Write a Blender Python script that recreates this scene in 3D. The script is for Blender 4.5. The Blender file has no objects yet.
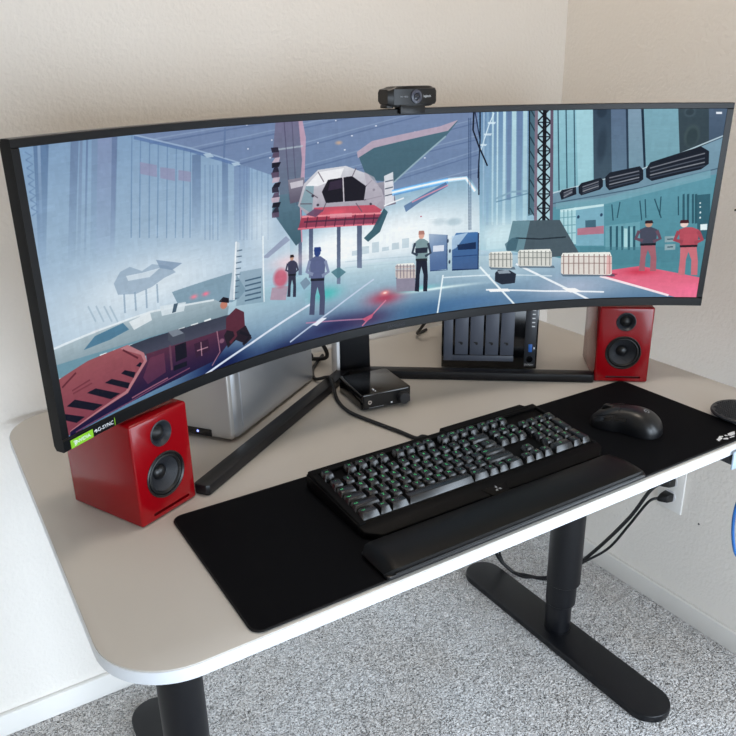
import bpy, bmesh, math, random
import numpy as np
from mathutils import Matrix, Vector
random.seed(7)
C = bpy.context.scene.collection
SC = bpy.context.scene
PI = math.pi
T = 0.691                      # height of the desk top above the carpet

# ------------------------------------------------------------------ materials
def lin(h):
    h = h.lstrip('#')
    f = lambda c: c / 12.92 if c <= .04045 else ((c + .055) / 1.055) ** 2.4
    return tuple(f(int(h[i:i + 2], 16) / 255) for i in (0, 2, 4)) + (1,)

def mat(name, col, rough=.5, metal=0, coat=0, spec=.5, bump=None, var=None, emit=None, estr=1, sheen=0):
    """bump = [(scale, strength, distance, detail)], var = (scale, amount)"""
    m = bpy.data.materials.new(name); m.use_nodes = True
    nt = m.node_tree; b = nt.nodes['Principled BSDF']
    c = lin(col) if isinstance(col, str) else col
    b.inputs['Base Color'].default_value = c
    b.inputs['Roughness'].default_value = rough
    b.inputs['Metallic'].default_value = metal
    b.inputs['Coat Weight'].default_value = coat
    b.inputs['Coat Roughness'].default_value = .04
    b.inputs['Specular IOR Level'].default_value = spec
    b.inputs['Sheen Weight'].default_value = sheen
    tc = nt.nodes.new('ShaderNodeTexCoord')
    if var:
        n = nt.nodes.new('ShaderNodeTexNoise'); n.inputs['Scale'].default_value = var[0]; n.inputs['Detail'].default_value = 4
        nt.links.new(tc.outputs['Object'], n.inputs['Vector'])
        r = nt.nodes.new('ShaderNodeValToRGB')
        r.color_ramp.elements[0].position = .3; r.color_ramp.elements[1].position = .7
        r.color_ramp.elements[0].color = tuple(x * (1 - var[1]) for x in c[:3]) + (1,)
        r.color_ramp.elements[1].color = tuple(min(1, x * (1 + var[1])) for x in c[:3]) + (1,)
        nt.links.new(n.outputs['Fac'], r.inputs['Fac']); nt.links.new(r.outputs['Color'], b.inputs['Base Color'])
    last = None
    for (sc, st, di, de) in bump or []:
        n = nt.nodes.new('ShaderNodeTexNoise'); n.inputs['Scale'].default_value = sc; n.inputs['Detail'].default_value = de
        nt.links.new(tc.outputs['Object'], n.inputs['Vector'])
        bp = nt.nodes.new('ShaderNodeBump'); bp.inputs['Strength'].default_value = st; bp.inputs['Distance'].default_value = di
        nt.links.new(n.outputs['Fac'], bp.inputs['Height'])
        if last: nt.links.new(last.outputs['Normal'], bp.inputs['Normal'])
        last = bp
    if last: nt.links.new(last.outputs['Normal'], b.inputs['Normal'])
    if emit:
        b.inputs['Emission Color'].default_value = lin(emit); b.inputs['Emission Strength'].default_value = estr
    return m

M = {}
M['wall'] = mat('painted_wall', 'eae5de', .75, bump=[(125, .38, .0042, 3), (300, .15, .0015, 2)])
M['trim'] = mat('white_trim', 'eceae6', .4)
M['ceiling'] = mat('ceiling_paint', 'e6dac8', .9, bump=[(60, .4, .004, 3)])
M['laminate'] = mat('white_laminate', 'c3bfb9', .42, var=(3, .015), bump=[(900, .05, .0004, 2)])
M['edge'] = mat('white_edge_band', 'dde1e6', .4)
M['steel_black'] = mat('black_powder_coat', '0a0b10', .4, spec=.4, bump=[(1500, .1, .0003, 2)])
M['black'] = mat('black_plastic', '0c0c0e', .38)
M['black_gloss'] = mat('gloss_black_plastic', '08080a', .12)
M['bezel'] = mat('bezel_plastic', '050507', .3, spec=.3)
M['dark'] = mat('dark_grey_plastic', '25282e', .4)
M['bay'] = mat('drive_door_plastic', '474c58', .45)
M['mat'] = mat('desk_mat_cloth', '040509', .85, bump=[(1800, .3, .0006, 2)], spec=.12)
M['matedge'] = mat('desk_mat_stitch', '08080a', .75, spec=.3)
M['red'] = mat('red_lacquer', '86030d', .22, coat=.12, spec=.35, var=(2.5, .06))
M['cone'] = mat('woven_speaker_cone', '24262b', .5, bump=[(1200, .6, .001, 1)])
M['rubber'] = mat('black_rubber', '0a0a0b', .5)
M['silver'] = mat('silver_aluminium', 'bfc2c6', .38, metal=.85, var=(6, .03))
M['silverfront'] = mat('satin_silver_front', 'b9b6b2', .42, metal=.6)
M['white_gloss'] = mat('gloss_white_plastic', 'e8e8ea', .2)
M['key'] = mat('keycap_plastic', '050507', .27, spec=.75)
M['legend'] = mat('green_backlit_legend', '0a140c', .5, emit='4fd07c', estr=1.0)
M['board'] = mat('keyboard_chassis_plastic', '040405', .55, spec=.12)
M['rest'] = mat('leatherette', '040404', .38, spec=.22, bump=[(500, .12, .0006, 3)])
M['mouse'] = mat('mouse_plastic', '0e0f12', .36)
M['grey_print'] = mat('grey_print', '9a9da2', .5)
M['white_print'] = mat('white_print', 'e4e6ea', .5)
M['dim_print'] = mat('dim_print', '2b3038', .4)
M['chrome'] = mat('chrome', 'd8d8da', .15, metal=1)
M['cable'] = mat('black_cable', '0b0c10', .5)
M['blue_cable'] = mat('blue_cable', '175fa6', .4)
M['usb_blue'] = mat('blue_usb_tongue', '1f5fb0', .4)
M['led_blue'] = mat('blue_led', '101020', .4, emit='8f9bff', estr=2.5)
M['led_white'] = mat('white_led', '606060', .4, emit='cfd8e0', estr=.6)
M['sticker_green'] = mat('green_sticker', '7fb81e', .35)
M['hook'] = mat('grey_blue_plastic', 'a9bccf', .4)
M['cream'] = mat('cream_plastic', 'cfc9bc', .5)
M['lens'] = mat('lens_glass', '20222c', .06, coat=1)
M['lensring'] = mat('lens_ring', '4a4c58', .3)
M['frame'] = mat('window_frame_white', 'e8e8e8', .5)

def carpet_mat():
    m = bpy.data.materials.new('cut_pile_carpet'); m.use_nodes = True
    nt = m.node_tree; b = nt.nodes['Principled BSDF']; N = nt.nodes.new; K = nt.links.new
    tc = N('ShaderNodeTexCoord')
    n1 = N('ShaderNodeTexNoise'); n1.inputs['Scale'].default_value = 210; n1.inputs['Detail'].default_value = 3
    n2 = N('ShaderNodeTexNoise'); n2.inputs['Scale'].default_value = 4; n2.inputs['Detail'].default_value = 5
    v = N('ShaderNodeTexVoronoi'); v.inputs['Scale'].default_value = 190
    n3 = N('ShaderNodeTexNoise'); n3.inputs['Scale'].default_value = 30; n3.inputs['Detail'].default_value = 2
    for n in (n1, n2, n3): K(tc.outputs['Object'], n.inputs['Vector'])
    mx = N('ShaderNodeMixRGB'); mx.blend_type = 'LINEAR_LIGHT'; mx.inputs['Fac'].default_value = .012
    K(tc.outputs['Object'], mx.inputs['Color1']); K(n3.outputs['Color'], mx.inputs['Color2']); K(mx.outputs['Color'], v.inputs['Vector'])
    r1 = N('ShaderNodeValToRGB'); e = r1.color_ramp.elements
    e[0].position = .33; e[0].color = lin('c6c0bf'); e[1].position = .56; e[1].color = lin('ffffff')
    K(n1.outputs['Fac'], r1.inputs['Fac'])
    r2 = N('ShaderNodeValToRGB'); e = r2.color_ramp.elements
    e[0].position = .32; e[0].color = lin('ece6e0'); e[1].position = .6; e[1].color = (1, 1, 1, 1)
    K(n2.outputs['Fac'], r2.inputs['Fac'])
    mm = N('ShaderNodeMixRGB'); mm.blend_type = 'MULTIPLY'; mm.inputs['Fac'].default_value = .8
    K(r1.outputs['Color'], mm.inputs['Color1']); K(r2.outputs['Color'], mm.inputs['Color2']); K(mm.outputs['Color'], b.inputs['Base Color'])
    b.inputs['Roughness'].default_value = .95; b.inputs['Specular IOR Level'].default_value = .1; b.inputs['Sheen Weight'].default_value = .2
    b1 = N('ShaderNodeBump'); b1.inputs['Strength'].default_value = 1; b1.inputs['Distance'].default_value = .009; b1.invert = True
    K(v.outputs['Distance'], b1.inputs['Height'])
    b2 = N('ShaderNodeBump'); b2.inputs['Strength'].default_value = .9; b2.inputs['Distance'].default_value = .010
    K(n1.outputs['Fac'], b2.inputs['Height']); K(b1.outputs['Normal'], b2.inputs['Normal'])
    b3 = N('ShaderNodeBump'); b3.inputs['Strength'].default_value = .5; b3.inputs['Distance'].default_value = .01
    K(n3.outputs['Fac'], b3.inputs['Height']); K(b2.outputs['Normal'], b3.inputs['Normal'])
    K(b3.outputs['Normal'], b.inputs['Normal'])
    return m
M['carpet'] = carpet_mat()

# ------------------------------------------------------------------ mesh helpers
class MB:
    def __init__(s): s.bm = bmesh.new()
    def _put(s, bm2, mx=None):
        if mx is not None: bmesh.ops.transform(bm2, matrix=mx, verts=bm2.verts)
        me = bpy.data.meshes.new('tmp'); bm2.to_mesh(me); bm2.free(); s.bm.from_mesh(me); bpy.data.meshes.remove(me); return s
    def box(s, c, d, bev=0, seg=2, mx=None):
        b = bmesh.new(); bmesh.ops.create_cube(b, size=1, matrix=Matrix.Translation(c) @ Matrix.Diagonal((*d, 1)))
        if bev: bmesh.ops.bevel(b, geom=b.edges[:], offset=bev, segments=seg, profile=.5, affect='EDGES')
        return s._put(b, mx)
    def prism(s, pts, z0, z1, bev=0, seg=2, mx=None, only_top=False):
        b = bmesh.new(); vs = [b.verts.new((x, y, z0)) for x, y in pts]; f = b.faces.new(vs)
        if f.normal.z > 0 or f.calc_area() and sum((pts[i][0] * pts[(i + 1) % len(pts)][1] - pts[(i + 1) % len(pts)][0] * pts[i][1]) for i in range(len(pts))) > 0: f.normal_flip()
        r = bmesh.ops.extrude_face_region(b, geom=[f]); bmesh.ops.translate(b, vec=(0, 0, z1 - z0), verts=[v for v in r['geom'] if isinstance(v, bmesh.types.BMVert)])
        bmesh.ops.recalc_face_normals(b, faces=b.faces[:])
        if bev:
            ed = [e for e in b.edges if len({round(v.co.z, 6) for v in e.verts}) == 1 and (not only_top or abs(e.verts[0].co.z - z1) < 1e-6)]
            bmesh.ops.bevel(b, geom=ed, offset=bev, segments=seg, profile=.5, affect='EDGES')
        return s._put(b, mx)
    def hull(s, pts, mx=None, bev=0, seg=1):
        b = bmesh.new(); vs = [b.verts.new(p) for p in pts]; bmesh.ops.convex_hull(b, input=vs)
        bmesh.ops.dissolve_limit(b, angle_limit=.01, verts=b.verts[:], edges=b.edges[:])
        if bev: bmesh.ops.bevel(b, geom=b.edges[:], offset=bev, segments=seg, profile=.5, affect='EDGES')
        bmesh.ops.recalc_face_normals(b, faces=b.faces[:])
        return s._put(b, mx)
    def lathe(s, prof, mx=None, seg=40, a0=0, a1=2 * PI):
        b = bmesh.new(); full = abs(a1 - a0 - 2 * PI) < 1e-6; n = seg if full else seg + 1; rings = []
        for i in range(n):
            a = a0 + (a1 - a0) * i / seg
            rings.append([b.verts.new((r * math.cos(a), r * math.sin(a), z)) for r, z in prof])
        for i in range(seg):
            A, B = rings[i], rings[(i + 1) % n]
            for k in range(len(prof) - 1): b.faces.new((A[k], B[k], B[k + 1], A[k + 1]))
        bmesh.ops.remove_doubles(b, verts=b.verts[:], dist=1e-6)
        bmesh.ops.recalc_face_normals(b, faces=b.faces[:])
        return s._put(b, mx)
    def tube(s, pts, r, seg=10, smooth=8, mx=None):
        P = [Vector(p) for p in pts]; Q = []
        for i in range(len(P) - 1):
            p0, p1, p2, p3 = P[max(i - 1, 0)], P[i], P[i + 1], P[min(i + 2, len(P) - 1)]
            for k in range(smooth):
                t = k / smooth
                Q.append(.5 * ((2 * p1) + (p2 - p0) * t + (2 * p0 - 5 * p1 + 4 * p2 - p3) * t * t + (3 * p1 - p0 - 3 * p2 + p3) * t ** 3))
        Q.append(P[-1])
        b = bmesh.new(); rings = []; up = None
        for i, q in enumerate(Q):
            d = (Q[min(i + 1, len(Q) - 1)] - Q[max(i - 1, 0)]).normalized()
            if up is None:
                up = d.cross(Vector((0, 0, 1)));
                if up.length < .1: up = d.cross(Vector((1, 0, 0)))
                up.normalize()
            up = (up - d * up.dot(d)).normalized(); w = d.cross(up)
            rings.append([b.verts.new(q + r * (math.cos(2 * PI * k / seg) * up + math.sin(2 * PI * k / seg) * w)) for k in range(seg)])
        for A, B in zip(rings, rings[1:]):
            for k in range(seg): b.faces.new((A[k], A[(k + 1) % seg], B[(k + 1) % seg], B[k]))
        b.faces.new(rings[0]); b.faces.new(rings[-1][::-1]); bmesh.ops.recalc_face_normals(b, faces=b.faces[:])
        return s._put(b, mx)
    def grid(s, G, close_u=False, close_v=False, cap=False, mx=None):
        b = bmesh.new(); V = [[b.verts.new(p) for p in row] for row in G]; nu, nv = len(V), len(V[0])
        for i in range(nu if close_u else nu - 1):
            for j in range(nv if close_v else nv - 1):
                b.faces.new((V[i][j], V[(i + 1) % nu][j], V[(i + 1) % nu][(j + 1) % nv], V[i][(j + 1) % nv]))
        if cap: b.faces.new(V[0]); b.faces.new(V[-1][::-1])
        bmesh.ops.recalc_face_normals(b, faces=b.faces[:])
        return s._put(b, mx)
    def mesh(s, me, mx=None):
        b = bmesh.new(); b.from_mesh(me); return s._put(b, mx)
    def build(s, name, m, parent=None, smooth=35):
        me = bpy.data.meshes.new(name); s.bm.to_mesh(me); s.bm.free(); me.materials.append(m if not isinstance(m, str) else M[m])
        if smooth:
            for p in me.polygons: p.use_smooth = True
            me.set_sharp_from_angle(angle=math.radians(smooth))
        o = bpy.data.objects.new(name, me); C.objects.link(o)
        if parent is not None: o.parent = parent
        return o

def tag(o, label=None, cat=None, group=None, kind=None):
    for k, v in (('label', label), ('category', cat), ('group', group), ('kind', kind)):
        if v: o[k] = v
    return o
def thing(name, label, cat, loc, rz=0, group=None):
    o = bpy.data.objects.new(name, None); C.objects.link(o); o.location = loc; o.rotation_euler.z = rz; o.empty_display_size = .05
    return tag(o, label, cat, group)
def cutout(o, cutter):
    """subtract a closed mesh from a part and keep the result as its mesh"""
    md = o.modifiers.new('cut', 'BOOLEAN'); md.object = cutter; md.operation = 'DIFFERENCE'; md.solver = 'EXACT'
    bpy.context.view_layer.update()
    me = bpy.data.meshes.new_from_object(o.evaluated_get(bpy.context.evaluated_depsgraph_get()))
    o.modifiers.clear(); o.data = me; bpy.data.objects.remove(cutter)
    for p in me.polygons: p.use_smooth = True
    me.set_sharp_from_angle(angle=math.radians(35))
_txt = {}
def text_mesh(s, size, ext=.0, res=3):
    k = (s, size, ext)
    if k not in _txt:
        cu = bpy.data.curves.new('t', 'FONT'); cu.body = s; cu.size = size; cu.align_x = 'CENTER'; cu.align_y = 'CENTER'; cu.extrude = ext; cu.resolution_u = res
        o = bpy.data.objects.new('t', cu); C.objects.link(o); bpy.context.view_layer.update()
        _txt[k] = bpy.data.meshes.new_from_object(o.evaluated_get(bpy.context.evaluated_depsgraph_get()))
        bpy.data.objects.remove(o); bpy.data.curves.remove(cu)
    return _txt[k]
def RX(a): return Matrix.Rotation(a, 4, 'X')
def RY(a): return Matrix.Rotation(a, 4, 'Y')
def RZ(a): return Matrix.Rotation(a, 4, 'Z')
def TR(*v): return Matrix.Translation(v)
def rrect(x0, x1, y0, y1, r, n=12):
    o = []
    for cx, cy, a in ((x1 - r, y1 - r, 0), (x0 + r, y1 - r, PI / 2), (x0 + r, y0 + r, PI), (x1 - r, y0 + r, 1.5 * PI)):
        o += [(cx + r * math.cos(a + PI / 2 * k / n), cy + r * math.sin(a + PI / 2 * k / n)) for k in range(n + 1)]
    return o
FRONT = RX(PI / 2)     # lays a z-facing piece onto a face that looks towards -y

# ------------------------------------------------------------------ the room
XL, YF, ZC = -4.6, -3.7, 2.42
tag(MB().box((XL / 2, YF / 2, -.05), (-XL + .2, -YF + .2, .1)).build('floor', 'carpet', smooth=0), kind='structure')
tag(MB().box((XL / 2, YF / 2, ZC + .05), (-XL + .2, -YF + .2, .1)).build('ceiling', 'ceiling', smooth=0), kind='structure')
tag(MB().box((XL / 2 - .05, .05, ZC / 2), (-XL + .1, .1, ZC)).build('wall_back', 'wall', smooth=0), kind='structure')
tag(MB().box((XL - .05, YF / 2, ZC / 2), (.1, -YF, ZC)).build('wall_left', 'wall', smooth=0), kind='structure')
# right wall and front wall each carry a window opening
RW = (-2.45, -1.15, .10, 1.22)           # y0, y1, z0, z1 of the opening in the right wall
w = MB()
w.box((.05, (RW[1] + .1) / 2, ZC / 2), (.1, -RW[1] + .1, ZC)); w.box((.05, (YF + RW[0]) / 2, ZC / 2), (.1, RW[0] - YF, ZC))
w.box((.05, (RW[0] + RW[1]) / 2, RW[2] / 2), (.1, RW[1] - RW[0], RW[2])); w.box((.05, (RW[0] + RW[1]) / 2, (ZC + RW[3]) / 2), (.1, RW[1] - RW[0], ZC - RW[3]))
tag(w.build('wall_right', 'wall', smooth=0), kind='structure')
FW = (-2.35, -.25, .12, 1.40)              # x0, x1, z0, z1 of the opening in the front wall
w = MB()
w.box(((FW[1] + 0) / 2, YF - .05, ZC / 2), (-FW[1], .1, ZC)); w.box(((XL + FW[0]) / 2, YF - .05, ZC / 2), (FW[0] - XL, .1, ZC))
w.box(((FW[0] + FW[1]) / 2, YF - .05, FW[2] / 2), (FW[1] - FW[0], .1, FW[2])); w.box(((FW[0] + FW[1]) / 2, YF - .05, (ZC + FW[3]) / 2), (FW[1] - FW[0], .1, ZC - FW[3]))
tag(w.build('wall_front', 'wall', smooth=0), kind='structure')
def window(name, a, b, z0, z1, along):
    f = MB(); t = .05
    def bar(u0, u1, p, q):
        c, d = (u0 + u1) / 2, u1 - u0
        if along == 'y': f.box((.05, c, (p + q) / 2), (.06, d, q - p), .004)
        else: f.box((c, YF - .05, (p + q) / 2), (d, .06, q - p), .004)
    bar(a, a + t, z0, z1); bar(b - t, b, z0, z1); bar(a + t, b - t, z0, z0 + t); bar(a + t, b - t, z1 - t, z1); bar((a + b) / 2 - t / 2, (a + b) / 2 + t / 2, z0 + t, z1 - t)
    tag(f.build(name, 'frame'), kind='structure')
window('window_1', FW[0], FW[1], FW[2], FW[3], 'x'); window('window_2', RW[0], RW[1], RW[2], RW[3], 'y')
HB = .053
def base(name, x0, x1, y0, y1):
    tag(MB().box(((x0 + x1) / 2, (y0 + y1) / 2, HB / 2), (x1 - x0, y1 - y0, HB), .003).build(name, 'trim'), kind='structure')
base('baseboard_back', XL, 0, -.012, 0); base('baseboard_right', -.012, 0, YF, -.012)
base('baseboard_left', XL, XL + .012, YF, -.012); base('baseboard_front', XL + .012, -.012, YF, YF + .012)
def area(name, loc, rot, sx, sy, power, col, spread=PI):
    l = bpy.data.lights.new(name, 'AREA'); l.shape = 'RECTANGLE'; l.size = sx; l.size_y = sy; l.energy = power; l.color = col; l.spread = spread
    o = bpy.data.objects.new(name, l); C.objects.link(o); o.location = loc; o.rotation_euler = rot
    return o
DAY = (.76, .875, 1.0); TILTW = math.radians(24)     # sky light falls in downwards
area('window_daylight', ((FW[0] + FW[1]) / 2, YF + .18, (FW[2] + FW[3]) / 2), (PI / 2 - TILTW, 0, 0), FW[1] - FW[0] - .1, FW[3] - FW[2] - .1, 34, DAY, 1.65)
area('window_daylight', (-.08, (RW[0] + RW[1]) / 2, (RW[2] + RW[3]) / 2), (PI / 2 - TILTW, 0, PI / 2), RW[1] - RW[0] - .1, RW[3] - RW[2] - .1, 27, DAY, PI)
area('ceiling_lamp', (-.72, -.55, ZC - .03), (0, 0, 0), .4, .4, 8.5, (1, .88, .77))
W = bpy.data.worlds.new('daylight'); SC.world = W; W.use_nodes = True
W.node_tree.nodes['Background'].inputs['Color'].default_value = (.75, .87, 1, 1); W.node_tree.nodes['Background'].inputs['Strength'].default_value = .6

# ------------------------------------------------------------------ desk
XD0, XD1, YD0, YD1, TH = -1.3631, -.1465, -.801, -.014, .0184
desk = thing('desk', 'white rectangular desk with rounded corners on black column legs', 'desk', (-.755, -.4075, 0))
def dl(p): return (p[0] + .755, p[1] + .4075, p[2])
DM = TR(.755, .4075, 0)
rr = rrect(XD0, XD1, YD0, YD1, .092, 16)
MB().prism(rr, T - TH, T - .0018, .0015, 2, mx=DM).build('edge_band', 'edge', desk)
inner = rrect(XD0 + .0012, XD1 - .0012, YD0 + .0012, YD1 - .0012, .0908, 16)
MB().prism(inner, T - .0022, T, .0012, 2, mx=DM, only_top=True).build('tabletop', 'laminate', desk)
u = MB()
u.box((-.755, -.4075, T - TH - .02), (.86, .05, .035), .003, mx=DM)
for lx in (-1.205, -.305): u.box((lx, -.41, T - TH - .012), (.07, .60, .022), .003, mx=DM)
u.build('under_frame', 'steel_black', desk)
for lx, fx in ((-1.203, -1.199), (-.293, -.306)):
    leg = MB(); r = .0385
    o = leg.lathe([(0, T - TH - .012), (r, T - TH - .012), (r, .150), (r - .002, .148), (0, .148)], mx=DM @ TR(lx, -.4010, 0)).build('leg', 'steel_black', desk)
    MB().lathe([(0, .18), (.0345, .18), (.0345, .094), (.033, .092), (0, .092)], mx=DM @ TR(lx - .0025, -.3995, 0)).build('middle_tube', 'steel_black', o)
    MB().lathe([(0, .12), (.0300, .12), (.0300, .020), (0.033, .020), (.033, .016), (0, .016)], mx=DM @ TR(lx - .005, -.3980, 0)).build('lower_tube', 'steel_black', o)
    y0, y1, hw = -.716, -.090, .049
    pts = [(fx + hw * math.cos(a), y1 - hw + hw * math.sin(a)) for a in [PI * k / 20 for k in range(21)]] + [(fx + hw * math.cos(a), y0 + hw + hw * math.sin(a)) for a in [PI + PI * k / 20 for k in range(21)]]
    MB().prism(pts, .0005, .018, .003, 3, mx=DM).build('foot', 'steel_black', o)

# ------------------------------------------------------------------ monitor
R = 1.0; SW, SH = 1.193, .3355
MX, MY, MZ, MYAW, MT = -.7612, -.397, .3453 + T, math.radians(-2.0068), math.radians(-1.6651)
mon = thing('monitor', 'ultrawide curved black monitor showing a spaceship hangar picture, standing across the desk', 'monitor', (-.7336, -.188, T))
def mp(s, v, d=0):
    th = s / R; lx = (R + d) * math.sin(th); ly = (R + d) * math.cos(th) - R
    y2 = ly * math.cos(MT) + v * math.sin(MT); z2 = -ly * math.sin(MT) + v * math.cos(MT)
    c, q = math.cos(MYAW), math.sin(MYAW)
    return Vector((MX + c * lx - q * y2 + .7336, MY + q * lx + c * y2 + .188, MZ + z2 - T))
def mframe(s, v, d):
    o = mp(s, v, d); x = (mp(s + .001, v, d) - mp(s - .001, v, d)).normalized(); y = (mp(s, v + .001, d) - mp(s, v - .001, d)).normalized(); z = x.cross(y)
    m = Matrix.Identity(4)
    for i, a in enumerate((x, y, z)):
        for k in range(3): m[k][i] = a[k]
    m.translation = o; return m
SE, VT, VB = .6070, .1775, -.1840
NS = 80
prof = []
def housing_row(s):
    k = max(0, 1 - (s / SE) ** 2); e = .014
    pts = [(VB + .0012, .0015), (VB, .003), (VB, e - .003)]
    for j in range(9):
        v = VB + .006 + (VT - VB - .012) * j / 8; b = 1 - abs((v - (VB + VT) / 2) / ((VT - VB) / 2)) ** 3
        pts.append((v, e + .034 * b * k ** .7))
    pts += [(VT, e - .003), (VT, .003), (VT - .0012, .0015)]
    return [mp(s, v, d) for v, d in pts]
SS = [-SE + 2 * SE * i / NS for i in range(NS + 1)]
MB().grid([housing_row(s) for s in SS], close_v=True, cap=True).build('housing', 'bezel', mon, smooth=40)
def strip(mb, s0, s1, v0, v1, d0, d1, n, c=.0008):
    rows = []
    for i in range(n + 1):
        s = s0 + (s1 - s0) * i / n
        rows.append([mp(s, v, d) for v, d in ((v0, d1), (v0, d0 + c), (v0 + c, d0), (v1 - c, d0), (v1, d0 + c), (v1, d1))])
    mb.grid(rows, close_v=True, cap=True)
bz = MB(); hw, hh = SW / 2, SH / 2
strip(bz, -SE, SE, hh, VT, -.0016, .003, NS); strip(bz, -SE, -hw, -hh, hh, -.0016, .003, 2); strip(bz, hw, SE, -hh, hh, -.0016, .003, 2)
bz.build('bezel', 'bezel', mon)
ch = MB(); strip(ch, -SE, SE, VB, -hh, -.0022, .003, NS, .0012); chin = ch.build('lower_bezel', 'bezel', mon)
tag(chin, 'lower bezel strip with maker lettering')

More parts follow.
